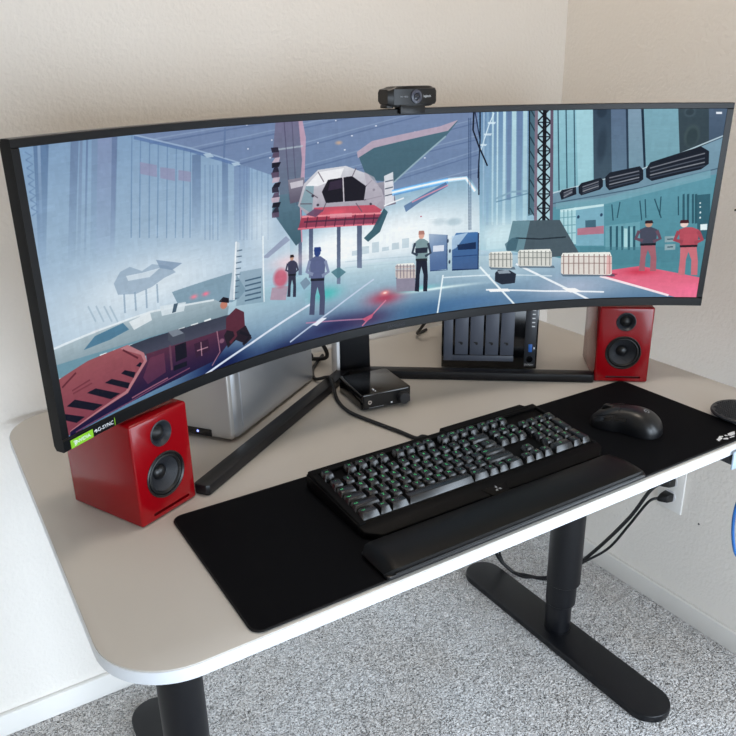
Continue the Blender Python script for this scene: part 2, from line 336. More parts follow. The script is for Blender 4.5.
# --- the picture on the screen, drawn here as flat shapes ---
ART = """P 8fb4cb 1 8fb4cb 1 v -18,-15,81,-11,188,-7,302,-3,423,1,550,4,683,6,820,8,961,8,1104,7,1249,6,1393,3,1537,-1,1678,-5,1816,-11,1950,-17,2079,-24,2079,121,2079,273,2079,433,2079,602,1927,607,1768,607,1605,603,1445,610,1283,610,1120,606,911,610,707,604,546,617,391,622,243,620,104,611,-26,597,-25,497,-24,402,-22,311,-21,224,-20,141,-19,61
P 86a5c6 1 d6e4ea 1 v -18,-15,85,-16,196,-19,314,-22,440,-26,571,-32,707,-39,701,74,695,191,689,313,682,441,675,575,522,594,374,605,233,608,99,605,-26,597,-25,497,-24,402,-22,311,-21,224,-20,141,-19,61
P 8aa6c6 0.8 b4cad8 0 v 28,-11,149,-13,278,-17,416,-22,562,-29,550,73,537,178,523,288,387,275,258,260,137,244,25,228,27,105
P 6580a3 0.8 6580a3 0 v 35,-11,70,-9,43,106,15,226,0,222,18,103
P 9cb3cf 0.8 9cb3cf 0 v 44,-10,51,-11,31,105,11,225,6,224,25,104
L 6f8bb0 0.6 2.9 13,8,27,17,12,22
L 6f8bb0 0.6 2.9 12,22,26,31,11,36
L 6f8bb0 0.6 2.9 11,36,25,45,10,50
L 6f8bb0 0.6 2.9 10,50,23,59,9,64
L 6f8bb0 0.6 2.9 9,64,22,73,8,78
L 6f8bb0 0.6 2.9 8,78,21,87,7,92
L 6f8bb0 0.6 2.9 7,92,20,102,6,107
L 6f8bb0 0.6 2.9 6,107,19,116,5,121
P 7488a8 0.8 7488a8 0 v 121,-12,140,-12,113,108,85,232,68,228,95,106
P 7f92b0 0.8 7f92b0 0 v 142,-10,149,-12,124,110,97,235,90,233,116,109
P 6f84a6 0.8 6f84a6 0 v 157,-9,162,-11,137,112,111,238,106,237,132,112
P 8298b6 0.8 8298b6 0 v 171,-14,186,-14,161,112,136,244,121,240,147,111
P 8f9dbe 0.9 8f9dbe 0 v 186,-16,232,-15,208,114,182,248,137,238,162,108
P 7084a6 0.8 7084a6 0 v 220,-14,234,-14,211,107,187,234,174,231,198,107
L 6b8aae 0.55 2.9 270,-14,252,95,234,207
L 6b8aae 0.55 2.9 292,-12,274,97,256,211
L 6b8aae 0.55 2.9 315,-11,298,101,281,216
L 6b8aae 0.55 2.9 337,-9,321,103,303,220
L 6b8aae 0.55 2.9 361,-7,345,106,328,225
L 6b8aae 0.55 2.9 385,-6,369,109,352,229
L 6b8aae 0.55 2.9 405,-4,389,112,373,233
L 6b8aae 0.55 2.9 423,-3,408,114,393,236
P 9d9cba 0.75 9d9cba 0.75 v 280,55,323,66,320,91,277,79
P 9d9cba 0.75 9d9cba 0.75 v 331,71,370,79,367,105,328,94
P 9d9cba 0.75 9d9cba 0.75 v 379,82,413,90,410,112,376,104
P 6f86a8 0.8 6f86a8 0 v 420,54,444,54,423,246,398,242
P 7088ab 0.8 7088ab 0 v 502,73,519,72,502,260,484,257
P 8298bb 0.8 8298bb 0 v 535,87,581,89,565,295,517,287
L 6f8ab0 0.45 2.9 453,79,435,248
L 6f8ab0 0.45 2.9 467,81,449,251
L 6f8ab0 0.45 2.9 475,81,458,252
L 6f8ab0 0.45 2.9 489,83,472,255
L 6f8ab0 0.45 2.9 552,89,537,266
L 6f8ab0 0.45 2.9 564,90,549,268
L 6f8ab0 0.45 2.9 572,91,558,269
L 6f8ab0 0.45 2.9 587,92,573,272
L 6f8ab0 0.45 2.9 602,94,588,274
L 6f8ab0 0.45 2.9 616,95,603,276
L 6f8ab0 0.45 2.9 634,97,622,279
P 8294b6 1 7b93b4 1 v 273,2,344,-29,466,-27,594,-26,728,-26,865,-26,1006,-27,1149,-30,1292,-33,1303,97,1314,233,1272,179,996,209,821,171,668,131,552,87,407,42
L 9fb3ce 0.5 2.9 312,13,447,5,589,-6,736,-19
L 64789c 0.5 3.5 311,21,446,13,588,3,736,-10
L 9fb3ce 0.5 2.9 416,39,577,25,745,7,918,-14
L 64789c 0.5 3.5 415,47,576,34,744,17,918,-4
L 9fb3ce 0.5 2.9 553,78,687,61,824,41,964,18,1105,-7
L 64789c 0.5 3.5 552,87,686,70,824,51,964,28,1105,4
L 9fb3ce 0.5 2.9 669,117,823,97,980,73,1138,45,1295,15
L 64789c 0.5 3.5 668,126,823,107,980,83,1138,56,1296,26
L 9fb3ce 0.5 2.9 728,142,869,126,1012,107,1155,85,1298,61
L 64789c 0.5 3.5 728,152,869,136,1012,118,1155,96,1299,72
L 9fb3ce 0.5 2.9 996,166,1149,136,1300,102
L 64789c 0.5 3.5 996,177,1149,147,1301,114
L 9fb3ce 0.5 2.9 1012,200,1158,178,1303,153
L 64789c 0.5 3.5 1012,211,1158,189,1304,164
L 6b86b2 0.8 8.7 272,4,415,43,552,89
L a9bfd8 0.8 3.5 273,0,416,39,552,84
P b5cbdd 0.9 b5cbdd 0.9 v 450,55,470,54,480,64,460,64
P b5cbdd 0.9 b5cbdd 0.9 v 527,82,547,82,555,89,535,90
L 7187ab 0.8 5.8 517,3,508,69
E f2f6ff 0.95 579 0 3 2 0.5
E f2f6ff 0.95 649 39 3 2 0.5
E f2f6ff 0.95 578 54 3 2 0.5
E f2f6ff 0.95 843 4 3 2 0.5
E f2f6ff 0.95 967 23 4 2 0.5
E f2f6ff 0.95 787 55 3 2 0.5
E f2f6ff 0.95 869 78 4 2 0.5
E f2f6ff 0.95 739 35 3 2 0.5
E f2f6ff 0.95 641 80 3 2 0.5
E f2f6ff 0.95 1123 115 4 2 0.5
E f2f6ff 0.95 1090 44 4 2 0.5
E f2f6ff 0.95 892 44 4 2 0.5
E d8b59a 0.8 851 59 15 7 0.8
E e4edf2 0.75 268 318 351 101 1
E eef5f8 0.95 1079 326 335 133 1
E f1f7fa 0.9 848 340 198 98 1
E e3eef2 0.7 1279 316 200 137 1
P 9bb0c4 0.75 9bb0c4 0.75 v 174,293,194,272,221,267,252,283,281,274,324,287,344,306,309,312,274,324,228,329,181,319
P 8ba1ba 0.8 8ba1ba 0.8 v 293,267,364,289,334,299,301,287
P d9e5ee 0.8 d9e5ee 0.8 v 208,284,251,287,301,287,271,301,212,296
L 8fa6bb 0.7 4.6 197,321,193,363
L 8fa6bb 0.7 4.6 226,324,223,366
L 8fa6bb 0.7 4.6 257,325,253,368
L 8fa6bb 0.7 4.6 288,321,285,364
L a2b8c8 0.6 4.1 101,322,115,360
L a2b8c8 0.6 4.1 121,327,135,366
L a2b8c8 0.6 4.1 141,333,156,372
L a2b8c8 0.6 4.1 156,337,171,377
P 7f9cae 0.8 7f9cae 0.8 v 327,349,515,341,545,394,512,418,340,381
E ff8fa0 0.9 388 375 14 7 1
E ff7f98 0.9 423 376 14 7 1
E ffb0b8 0.6 110 385 17 8 1
P c3dae2 0.95 54789c 1 v -54,602,-4,490,113,483,237,471,367,452,512,412,717,390,980,393,1149,405,1318,413,1588,429,1765,478,1854,467,2086,505,2079,602,1927,607,1768,607,1605,603,1445,610,1283,610,1120,606,911,610,707,604,567,617,431,625,300,626,175,622,57,614
E 7fb6cc 0.5 715 414 197 55 1
E 1f2f60 1 453 571 158 69 1
E 27315f 0.95 673 589 168 52 1
E 3c3b68 0.9 826 554 171 47 1
E 5f3f63 0.7 953 555 117 36 1
E 3f6d97 0.7 1153 562 209 44 1
E b9c3d6 0.8 1648 535 198 60 1
E 5d83ad 0.7 1291 555 208 32 1
E c0d6e2 0.6 1389 469 170 38 1
E 59c6c4 0.9 799 455 66 28 1
E 7fe0da 0.8 1082 490 117 12 1
E e7fbfa 0.9 1185 498 172 6 1
E c24862 0.85 997 501 82 30 1
E ff9d9a 1 997 486 20 10 1
E ffe0d8 1 997 486 8 4 0.6
L dfe7f4 0.95 5.8 399,579,546,539,759,471
L c9d6ea 0.9 4.6 675,567,818,507,960,440
L d98aa4 0.9 4.3 919,573,1001,509
L c58fae 0.8 3.8 730,525,932,554
P e9eef8 0.95 e9eef8 0.95 v 750,535,784,522,801,525,766,541
P d06a88 0.9 d06a88 0.9 v 919,552,960,541,953,555,932,563
L eaf6fa 0.95 5.2 1195,459,1180,576
L e5f2f7 0.8 4.1 1195,467,1356,476
L eaf4f8 0.95 5.8 1320,447,1449,581
L eff5fa 0.95 6.4 1442,448,1711,585
L f4f8fb 0.9 5.2 1345,522,1548,543,1748,556
P ffffff 0.9 ffffff 0.9 v 1352,520,1421,525,1428,535,1359,530
P ffffff 0.9 ffffff 0.9 v 1605,537,1649,539,1677,553,1634,553
L dfeef4 0.7 3.5 1431,482,1568,495
P e66a82 0.95 f58aa8 1 v 1746,484,1854,467,2085,498,2079,602,1958,570,1735,506
E d8475f 0.8 1857 492 70 16 1
E ff7fa6 0.6 2024 552 55 26 1
L fbe9ee 0.95 7.0 1728,503,1960,571
L f7c6d2 0.95 5.2 1904,480,2062,510
P a84058 0.8 a84058 0.8 v 1753,492,1787,498,1768,507,1741,500
P 7797bb 1 a9d0dc 0.9 v 1287,-12,1545,-12,1561,156,1579,335,1521,425,1317,395,1307,252,1297,117
P a8c4da 0.95 a8c4da 0.6 v 1304,-11,1309,-11,1317,149,1326,320,1321,319,1312,149
P 8fb0cc 0.95 8fb0cc 0.6 v 1315,-11,1323,-11,1332,150,1341,321,1333,320,1324,150
P c2dfe9 0.95 c2dfe9 0.6 v 1332,-11,1338,-10,1347,151,1357,322,1351,321,1341,150
P cfeaf0 0.95 cfeaf0 0.6 v 1347,-10,1352,-10,1362,151,1372,323,1367,323,1357,151
P c6e3ec 0.95 c6e3ec 0.6 v 1367,-10,1376,-10,1386,153,1397,325,1387,324,1377,152
P bfe0e8 0.95 bfe0e8 0.6 v 1395,-9,1409,-9,1420,154,1432,327,1417,326,1406,153
P b8d9e2 0.95 b8d9e2 0.6 v 1430,-8,1444,-8,1456,155,1469,329,1455,328,1442,155
P 7488ac 0.6 7488ac 0.6 v 1381,-9,1393,-9,1401,118,1409,251,1396,250,1388,117
P 7488ac 0.6 7488ac 0.6 v 1412,-9,1428,-8,1444,238,1428,237
L 8fb0c4 0.8 5.8 1358,245,1412,227,1465,227
L 6f93ac 0.7 4.1 1362,254,1472,233
L d9ecf4 0.9 3.5 1339,3,1325,35
L d9ecf4 0.9 3.5 1325,35,1312,75
L d9ecf4 0.9 3.5 1312,75,1304,103
P d5e8f2 0.9 d5e8f2 0.9 v 1321,27,1347,27,1344,33,1322,32
P d5e8f2 0.9 d5e8f2 0.9 v 1310,58,1336,58,1333,64,1311,63
P d5e8f2 0.9 d5e8f2 0.9 v 1296,86,1322,87,1319,92,1296,91
E e9f6f8 0.7 1381 353 107 68 1
P c9e3ea 0.6 c9e3ea 0.6 v 1336,366,1380,326,1419,323,1418,396,1337,396
P 9ecbd8 1 86b8c4 1 v 1523,-17,1649,-18,1678,232,1549,263,1536,120
L 3f5f70 0.9 3.8 1538,-17,1566,234
L 3f5f70 0.9 3.8 1563,-17,1592,235
L 3f5f70 0.9 3.8 1588,-16,1618,236
P b3dbe4 0.6 b3dbe4 0.6 v 1594,-16,1646,-18,1673,220,1627,230
P 4a5b6c 1 566a78 1 v 1646,-18,1701,-18,1732,209,1676,220
E 3c4c5b 0.8 1676 6 18 19 0.3
E 3c4c5b 0.6 1687 100 18 63 0.5
P 6c7f98 1 6f8a9e 1 v 1701,-18,1750,-17,1781,198,1732,209
P 3f5163 1 3f5163 1 v 1746,-17,1753,-17,1784,198,1778,198
P 8da6ba 1 7fa0b0 1 v 1753,-17,1792,-17,1829,187,1784,198
P 2f4354 1 2f4354 1 v 1792,-17,1800,-17,1835,184,1829,187
P 88b3c2 1 83adba 1 v 1800,-17,1902,-19,1934,155,1835,184
P 4f5f68 1 49585f 1 v 1902,-19,2001,-18,2023,118,1934,155
E 5f6f78 0.7 1941 9 20 16 0.3
E 44525a 0.8 1941 9 14 11 0.3
E 5a6a6c 0.8 1957 77 26 37 0.3
E 44545a 0.8 1958 80 20 31 0.3
P 66788e 1 55687c 1 v 1992,-18,2079,-24,2084,83,2015,123
P e8eef6 1 e8eef6 1 v 2017,9,2034,9,2035,15,2018,15
P 86a6b8 1 7c9cae 1 v 1540,239,1680,210,1815,178,1959,120,2094,63,2071,182,1824,241,1686,262,1544,281
L c6dbe4 0.9 4.1 1540,238,1680,207,1815,175,1951,119,2080,63
L 4f6a7c 0.8 3.5 1543,269,1685,250,1822,229,1952,197,2077,164
P 2b3340 1 2b3340 1 v 1833,173,1844,153,1989,107,2015,121,2020,158,2000,174,1856,208,1837,197
L 8c8f98 0.9 3.8 1845,170,2004,127
L 6a707c 0.9 3.8 1847,181,2006,141
L 9a9ea6 0.9 3.8 1848,191,2008,153
L 505866 0.9 3.8 1849,199,2010,163
P 2b3340 1 2b3340 1 v 1709,195,1722,181,1813,164,1825,175,1829,203,1816,213,1726,234,1714,222
L 8c8f98 0.9 3.8 1722,197,1813,178
L 6a707c 0.9 3.8 1723,207,1815,188
L 9a9ea6 0.9 3.8 1724,217,1816,197
L 505866 0.9 3.8 1725,225,1817,205
P 2b3340 1 2b3340 1 v 1627,220,1635,210,1695,196,1703,203,1705,222,1697,231,1639,247,1630,240
L 8c8f98 0.9 3.8 1640,222,1690,207
L 6a707c 0.9 3.8 1641,229,1691,214
L 9a9ea6 0.9 3.8 1642,235,1692,220
L 505866 0.9 3.8 1643,241,1693,225
P 2b3340 1 2b3340 1 v 1568,238,1574,229,1619,221,1623,243,1576,258
L 8c8f98 0.9 3.8 1581,238,1609,227
L 6a707c 0.9 3.8 1582,244,1609,232
L 9a9ea6 0.9 3.8 1582,249,1609,236
L 505866 0.9 3.8 1583,253,1610,239
P 6ea4b4 1 5d97a4 1 v 1544,281,1686,262,1824,241,2071,182,2079,345,2088,518,1855,473,1766,484,1558,431
P 83b0be 0.8 83b0be 0.8 v 1559,267,1712,256,1874,217,2028,176,2032,199,1877,239,1715,277,1561,286
L 2f5664 0.8 3.5 1827,267,1841,328
L 2f5664 0.8 3.5 1843,263,1853,320
L 2f5664 0.8 3.5 1872,262,1901,321
L 2f5664 0.8 3.5 1891,255,1895,312
L 2f5664 0.8 3.5 1944,255,1953,313
L 2f5664 0.8 3.5 1765,270,1762,319
L 2f5664 0.8 3.5 1740,277,1750,327
P 38606e 0.8 38606e 0.8 v 1956,249,1962,247,1976,337,1969,339
P 38606e 0.8 38606e 0.8 v 1969,249,1976,247,1989,337,1983,339
P 38606e 0.8 38606e 0.8 v 1984,249,1990,247,2004,337,1998,339
P 38606e 0.8 38606e 0.8 v 1993,249,2000,247,2014,337,2007,339
P b4dbe2 0.95 b4dbe2 0.95 v 1575,292,1625,282,1638,398,1584,387
P 86b6c8 1 86b6c8 1 v 1625,282,1715,278,1730,405,1638,402
P c8e6ea 1 c8e6ea 1 v 1574,288,1714,275,1715,282,1578,296
P c27f90 0.9 c27f90 0.9 v 1637,348,1722,342,1725,367,1639,369
P 3f5f70 0.7 3f5f70 0.7 v 1660,324,1694,323,1697,346,1663,346
L 6f9fac 0.8 2.9 1587,289,1597,392
L 6f9fac 0.8 2.9 1600,289,1611,393
L 6f9fac 0.8 2.9 1613,290,1624,393
L 6f9fac 0.7 2.9 1577,313,1628,311
L 6f9fac 0.7 2.9 1580,337,1630,336
L 6f9fac 0.7 2.9 1582,362,1633,361
E 37506a 0.9 1636 312 5 6 0.3
E 37506a 0.9 1710 308 5 6 0.3
P 79aebb 0.9 79aebb 0.9 v 1727,343,1836,332,1847,421,1736,418
P 2f5a69 0.8 2f5a69 0.8 v 1741,345,1748,344,1757,419,1751,420
P 2f5a69 0.8 2f5a69 0.8 v 1761,345,1768,344,1777,419,1770,421
P 2f5a69 0.8 2f5a69 0.8 v 1778,345,1785,345,1794,420,1788,421
P 2f5a69 0.8 2f5a69 0.8 v 1800,346,1806,345,1816,420,1809,422
P 2f5a69 0.8 2f5a69 0.8 v 1816,346,1823,345,1833,421,1826,422
P b9dfe4 0.9 b9dfe4 0.9 v 1788,352,1799,353,1807,416,1796,416
P 9ccdd5 0.7 9ccdd5 0.7 v 1807,349,1815,349,1823,412,1815,412
P 5b8f9d 0.5 5b8f9d 0.5 v 1652,407,1846,412,2034,412,2040,455,1790,471,1654,432
P 9fb6bd 0.9 9fb6bd 0.9 v 1920,379,1953,377,1956,396,1923,398
L 4a646e 1 3.5 1929,388,1948,387
P 9fb6bd 0.9 9fb6bd 0.9 v 1924,404,1957,403,1959,421,1926,423
L 4a646e 1 3.5 1933,413,1951,412
P 3f6a78 0.8 3f6a78 0.8 v 2000,251,2039,247,2060,387,2022,387
E e8f4f6 0.9 2013 275 3 3 0.3
E e8f4f6 0.9 2015 287 3 3 0.3
E e8f4f6 0.9 2018 304 3 4 0.3
E e8f4f6 0.9 2020 320 3 4 0.3
P e4f3f5 1 e4f3f5 1 v 2024,341,2045,339,2047,358,2027,359
P 5a7a88 0.9 5a7a88 0.9 v 1447,-19,1466,-18,1478,135,1490,297,1471,302,1459,137
L 223642 1 4.1 1449,-19,1461,134,1473,296
P b5d6de 0.9 b5d6de 0.9 v 1472,-18,1519,-17,1533,148,1548,324,1499,322,1485,147
L 1f2833 0.95 4.6 1473,-7,1521,32
L 1f2833 0.95 4.6 1517,-7,1477,31
L 2a3440 0.9 3.8 1473,-7,1517,-7
L 2f4450 0.8 3.5 1451,-8,1469,17
L 1f2833 0.95 4.6 1477,32,1525,72
L 1f2833 0.95 4.6 1521,33,1480,71
L 2a3440 0.9 3.8 1477,32,1521,33
L 2f4450 0.8 3.5 1455,31,1473,57
L 1f2833 0.95 4.6 1480,72,1528,112
L 1f2833 0.95 4.6 1525,73,1484,111
L 2a3440 0.9 3.8 1480,72,1525,73
L 2f4450 0.8 3.5 1458,71,1476,97
L 1f2833 0.95 4.6 1484,112,1532,154
L 1f2833 0.95 4.6 1529,113,1487,152
L 2a3440 0.9 3.8 1484,112,1529,113
L 2f4450 0.8 3.5 1461,111,1480,137
L 1f2833 0.95 4.6 1487,153,1536,195
L 1f2833 0.95 4.6 1532,154,1491,194
L 2a3440 0.9 3.8 1487,153,1532,154
L 2f4450 0.8 3.5 1465,152,1483,179
L 1f2833 0.95 4.6 1491,194,1540,238
L 1f2833 0.95 4.6 1536,196,1495,236
L 2a3440 0.9 3.8 1491,194,1536,196
L 2f4450 0.8 3.5 1468,194,1487,221
L 1f2833 0.95 4.6 1495,237,1544,281
L 1f2833 0.95 4.6 1540,239,1498,279
L 2a3440 0.9 3.8 1495,237,1540,239
L 2f4450 0.8 3.5 1472,236,1490,263
L 1f2833 0.95 4.6 1498,280,1548,324
L 1f2833 0.95 4.6 1544,282,1502,322
L 2a3440 0.9 3.8 1498,280,1544,282
L 2f4450 0.8 3.5 1475,278,1494,306
P 14182a 1 14182a 1 v 1491,-18,1503,-18,1516,148,1530,323,1519,323,1505,147
P 8b7f90 1 8b7f90 1 v 1466,-18,1476,-18,1488,147,1502,322,1492,321,1479,146
P 74687a 1 74687a 1 v 1515,-18,1524,-17,1539,148,1554,324,1544,324,1529,148
P 5d6d76 1 5d6d76 1 v 1421,314,1577,319,1655,432,1562,434,1405,402
P 7ba0ac 0.85 7ba0ac 0.85 v 1421,314,1479,317,1463,415,1405,402
L 303d46 0.9 4.1 1436,367,1517,375,1602,373
P 4b6d7c 0.7 4b6d7c 0.7 v 1400,383,1423,366,1446,364,1439,404,1409,408
P 5d6d7c 0.7 5d6d7c 0.7 v 1351,450,1438,457,1442,466,1358,459
P d9dad4 1 d9dad4 1 v 1348,410,1353,404,1421,406,1428,416,1431,457,1425,460,1358,452,1351,447
P eef0ea 0.9 eef0ea 0.9 v 1348,410,1353,404,1421,406,1428,416
L 8b8f8c 0.9 3.2 1355,405,1358,451
L 8b8f8c 0.9 3.2 1368,407,1371,452
L 8b8f8c 0.9 3.2 1381,408,1384,453
L 8b8f8c 0.9 3.2 1395,409,1398,454
L 8b8f8c 0.9 3.2 1408,410,1411,455
L 8b8f8c 0.9 3.2 1421,411,1425,456
L 8b8f8c 0.7 2.9 1349,427,1430,433
L 8b8f8c 0.7 2.6 1348,410,1428,416
P 5d6d7c 0.7 5d6d7c 0.7 v 1449,454,1571,462,1575,470,1457,462
P d9dad4 1 d9dad4 1 v 1446,412,1451,405,1553,408,1560,420,1564,461,1558,464,1456,456,1449,450
P eef0ea 0.9 eef0ea 0.9 v 1446,412,1451,405,1553,408,1560,420
L 8b8f8c 0.9 3.2 1453,407,1457,454
L 8b8f8c 0.9 3.2 1467,408,1471,455
L 8b8f8c 0.9 3.2 1482,409,1485,456
L 8b8f8c 0.9 3.2 1496,410,1500,457
L 8b8f8c 0.9 3.2 1510,411,1514,458
L 8b8f8c 0.9 3.2 1524,412,1529,459
L 8b8f8c 0.9 3.2 1539,413,1543,460
L 8b8f8c 0.9 3.2 1553,414,1557,461
L 8b8f8c 0.7 2.9 1447,429,1562,436
L 8b8f8c 0.7 2.6 1446,412,1560,420
P 5d6d7c 0.7 5d6d7c 0.7 v 1033,447,1108,457,1111,465,1040,456
P cfc4c0 1 cfc4c0 1 v 1032,412,1037,406,1093,410,1100,420,1101,457,1094,459,1040,450,1033,444
P eef0ea 0.9 eef0ea 0.9 v 1032,412,1037,406,1093,410,1100,420
L 8f8690 0.9 3.2 1038,408,1038,448
L 8f8690 0.9 3.2 1049,409,1050,450
L 8f8690 0.9 3.2 1060,411,1061,451
L 8f8690 0.9 3.2 1072,412,1072,453
L 8f8690 0.9 3.2 1083,414,1084,454
L 8f8690 0.9 3.2 1094,415,1095,456
L 8f8690 0.7 2.9 1033,426,1100,435
L 8f8690 0.7 2.6 1032,412,1100,420
P 9a94a6 0.95 9a94a6 0.95 v 1035,450,1099,456,1102,496,1037,490
P 5d6d7c 0.7 5d6d7c 0.7 v 1597,490,1774,498,1778,506,1605,499
P e2dcd6 1 e2dcd6 1 v 1592,434,1596,423,1752,426,1760,441,1767,497,1761,501,1604,492,1597,487
P eef0ea 0.9 eef0ea 0.9 v 1592,434,1596,423,1752,426,1760,441
L 9c8480 0.9 3.2 1600,427,1606,491
L 9c8480 0.9 3.2 1617,428,1623,492
L 9c8480 0.9 3.2 1634,429,1640,493
L 9c8480 0.9 3.2 1650,429,1657,493
L 9c8480 0.9 3.2 1667,430,1674,494
L 9c8480 0.9 3.2 1684,431,1691,495
L 9c8480 0.9 3.2 1701,431,1708,496
L 9c8480 0.9 3.2 1718,432,1725,496
L 9c8480 0.9 3.2 1734,433,1742,497
L 9c8480 0.9 3.2 1751,433,1759,497
L 9c8480 0.7 2.9 1594,456,1763,463
L 9c8480 0.7 2.6 1592,434,1760,441
P e8a0a0 0.5 e8a0a0 0.5 v 1743,432,1759,445,1765,494,1748,500
P 39404f 1 39404f 1 v 1373,471,1382,462,1423,467,1445,480,1443,509,1399,510,1374,497
P a3afbb 0.9 a3afbb 0.9 v 1379,465,1416,465,1427,476,1387,475
P 7390b6 1 5f7aa6 1 v 1143,330,1204,339,1208,442,1150,441
P dfe6f2 0.9 dfe6f2 0.9 v 1158,367,1195,368,1195,386,1158,385
L 3f5680 0.9 3.5 1204,339,1208,445,1150,441
P 4d7cb2 1 54709c 1 v 1221,356,1234,336,1307,339,1316,453,1225,447
P b8d2e8 0.8 b8d2e8 0.8 v 1220,344,1274,338,1236,381,1222,386
P 1f3f66 1 1f3f66 1 v 1239,372,1302,369,1303,390,1243,388
L 2a466e 1 4.6 1225,447,1314,453,1309,342
L 3a5a88 1 2.9 1227,407,1308,409
E 2a3a56 0.9 1207 357 4 7 0.4
E 2a3a56 0.9 1215 388 4 7 0.4
E 2a3a56 0.9 1215 421 4 7 0.4
E f6fafc 0.95 832 337 181 72 1
E eaf3f7 0.5 606 239 67 100 1
E f4f9fb 0.7 1062 316 200 87 1
L b4cbd8 0.5 2.9 864,376,1115,392
L b4cbd8 0.5 2.9 864,393,1115,410
L b4cbd8 0.5 2.9 864,410,1115,428
P 9fb9c8 0.45 9fb9c8 0.45 v 887,363,911,363,911,349,888,349
P 9fb9c8 0.45 9fb9c8 0.45 v 920,363,944,363,944,342,921,341
P 9fb9c8 0.45 9fb9c8 0.45 v 954,363,977,364,977,334,954,334
P 9fb9c8 0.45 9fb9c8 0.45 v 987,363,1010,363,1010,352,987,352
P 9fb9c8 0.45 9fb9c8 0.45 v 1020,363,1044,363,1043,344,1020,344
P 9fb9c8 0.45 9fb9c8 0.45 v 1054,363,1077,363,1077,335,1053,335
P 9fb9c8 0.45 9fb9c8 0.45 v 1087,363,1111,362,1110,353,1087,353
P 5a6580 0.95 7d8ba4 0.95 v 720,217,731,218,723,389,712,387
P 5a6580 0.95 7d8ba4 0.95 v 751,267,764,269,758,403,745,401
P 5a6580 0.95 7d8ba4 0.95 v 840,274,852,275,848,436,836,434
P 5a6580 0.95 7d8ba4 0.95 v 905,271,921,273,920,402,904,399
P 5f8a96 0.9 5f8a96 0.9 v 818,397,844,387,867,405,840,420
P 7f93a8 0.8 7f93a8 0.8 v 716,409,736,397,751,416,728,431
E d0647a 0.85 655 384 28 31 0.4
P c77e90 0.5 c77e90 0.5 v 626,405,677,410,668,447,618,436
P 8a90ae 0.6 8a90ae 0.6 v 600,322,678,278,690,290,619,325
P 83809c 1 6f8596 1 v 664,-9,736,-10,745,41,733,183,693,224,665,175,651,63
P c9a9bd 0.9 c9a9bd 0.9 v 730,-10,741,-9,751,41,739,183,722,202,737,93
P 6b8798 1 50707e 1 v 647,173,727,172,728,296,708,308,639,211
L b9c8d2 0.7 4.1 657,63,741,60
L d99ab0 0.9 4.1 727,182,727,301
P 3a3346 0.9 3a3346 0.9 v 645,57,666,57,669,69,648,69
P 6b5a70 0.9 6b5a70 0.9 v 651,70,669,69,668,81,647,81
P c9b6c4 0.9 c9b6c4 0.9 v 656,82,671,81,667,92,646,93
P 241f30 0.9 241f30 0.9 v 646,93,673,93,666,104,645,105
P 3a3346 0.9 3a3346 0.9 v 651,105,663,104,666,116,645,117
P 6b5a70 0.9 6b5a70 0.9 v 642,116,666,116,665,128,644,129
P c9b6c4 0.9 c9b6c4 0.9 v 647,129,668,129,664,140,643,141
P 241f30 0.9 241f30 0.9 v 652,142,670,141,664,153,642,153
P 3a3346 0.9 3a3346 0.9 v 642,153,661,152,663,165,642,165
P 6b5a70 0.9 6b5a70 0.9 v 648,166,663,165,662,177,641,177
P c9b6c4 0.9 c9b6c4 0.9 v 638,177,665,177,661,189,640,189
P 241f30 0.9 241f30 0.9 v 643,190,667,190,661,202,639,201
P 3a3346 0.9 3a3346 0.9 v 648,203,658,201,660,214,638,214
P 6b5a70 0.9 6b5a70 0.9 v 638,214,660,214,659,227,638,226
L 5d5874 0.6 2.9 688,0,695,188
L 5d5874 0.5 2.9 711,-4,716,203
P 5e7f8e 1 587684 1 v 907,86,955,64,1169,37,1226,21,1189,60,1025,174,941,161
P c0afc0 0.95 c0afc0 0.95 v 907,86,955,61,1169,33,1226,18,1195,46,961,79,910,102
L a8c2cc 0.8 4.6 1025,174,1189,60
P 95919f 1 6f6a7c 1 v 692,138,741,136,748,194,695,198
P d9d6de 0.8 d9d6de 0.8 v 697,146,738,143,737,158,700,161
P a8a6b2 1 7f7a8c 1 v 954,173,1019,168,1032,234,980,240
E 5b5566 0.9 1005 199 12 16 0.3
P d6d8df 1 a29aa8 1 v 719,206,740,153,785,122,872,119,942,146,986,192,1000,237,960,266,761,248
P f0f1f4 0.9 f0f1f4 0.9 v 746,159,788,128,866,124,853,149,783,163
P 7fa4b0 0.7 7fa4b0 0.7 v 725,207,746,159,771,161,762,232
P 2a2333 1 2a2333 1 v 795,179,815,150,891,147,935,177,928,214,807,209
L d9d4dc 0.95 3.8 862,147,864,212
P 57485e 0.7 57485e 0.7 v 821,156,859,152,859,175,814,178
P d25468 0.85 d25468 0.85 v 769,217,961,230,987,247,960,266,768,249
L 6f6672 0.8 2.9 746,169,782,193
L 6f6672 0.8 2.9 785,127,802,154
L 6f6672 0.8 2.9 904,127,891,149
L 6f6672 0.8 2.9 954,163,935,177
L 6f6672 0.8 2.9 726,202,763,206
L 6f6672 0.8 2.9 928,214,986,208
L 6f6672 0.8 2.9 807,209,794,231
L 6f6672 0.8 2.9 902,219,922,245
E 4a4250 0.9 766 186 5 4 0.3
E 4a4250 0.9 960 189 5 4 0.3
E 4a4250 0.9 950 226 5 4 0.3
E 4a4250 0.9 781 211 5 4 0.3
P b9b4c0 0.7 b9b4c0 0.7 v 929,139,961,155,993,209,967,234,935,214,938,177
E ff7080 0.6 837 238 51 13 1
P b9475c 0.95 8c4a66 0.95 v 730,233,993,253,974,284,716,268
L f09aa4 0.95 5.2 730,236,993,256
L e87f90 0.9 4.6 716,265,974,284
L 5d3a54 0.8 4.6 736,250,980,268
L 5a3048 0.7 3.5 749,238,742,266
L 5a3048 0.7 3.5 779,241,772,269
L 5a3048 0.7 3.5 809,243,802,271
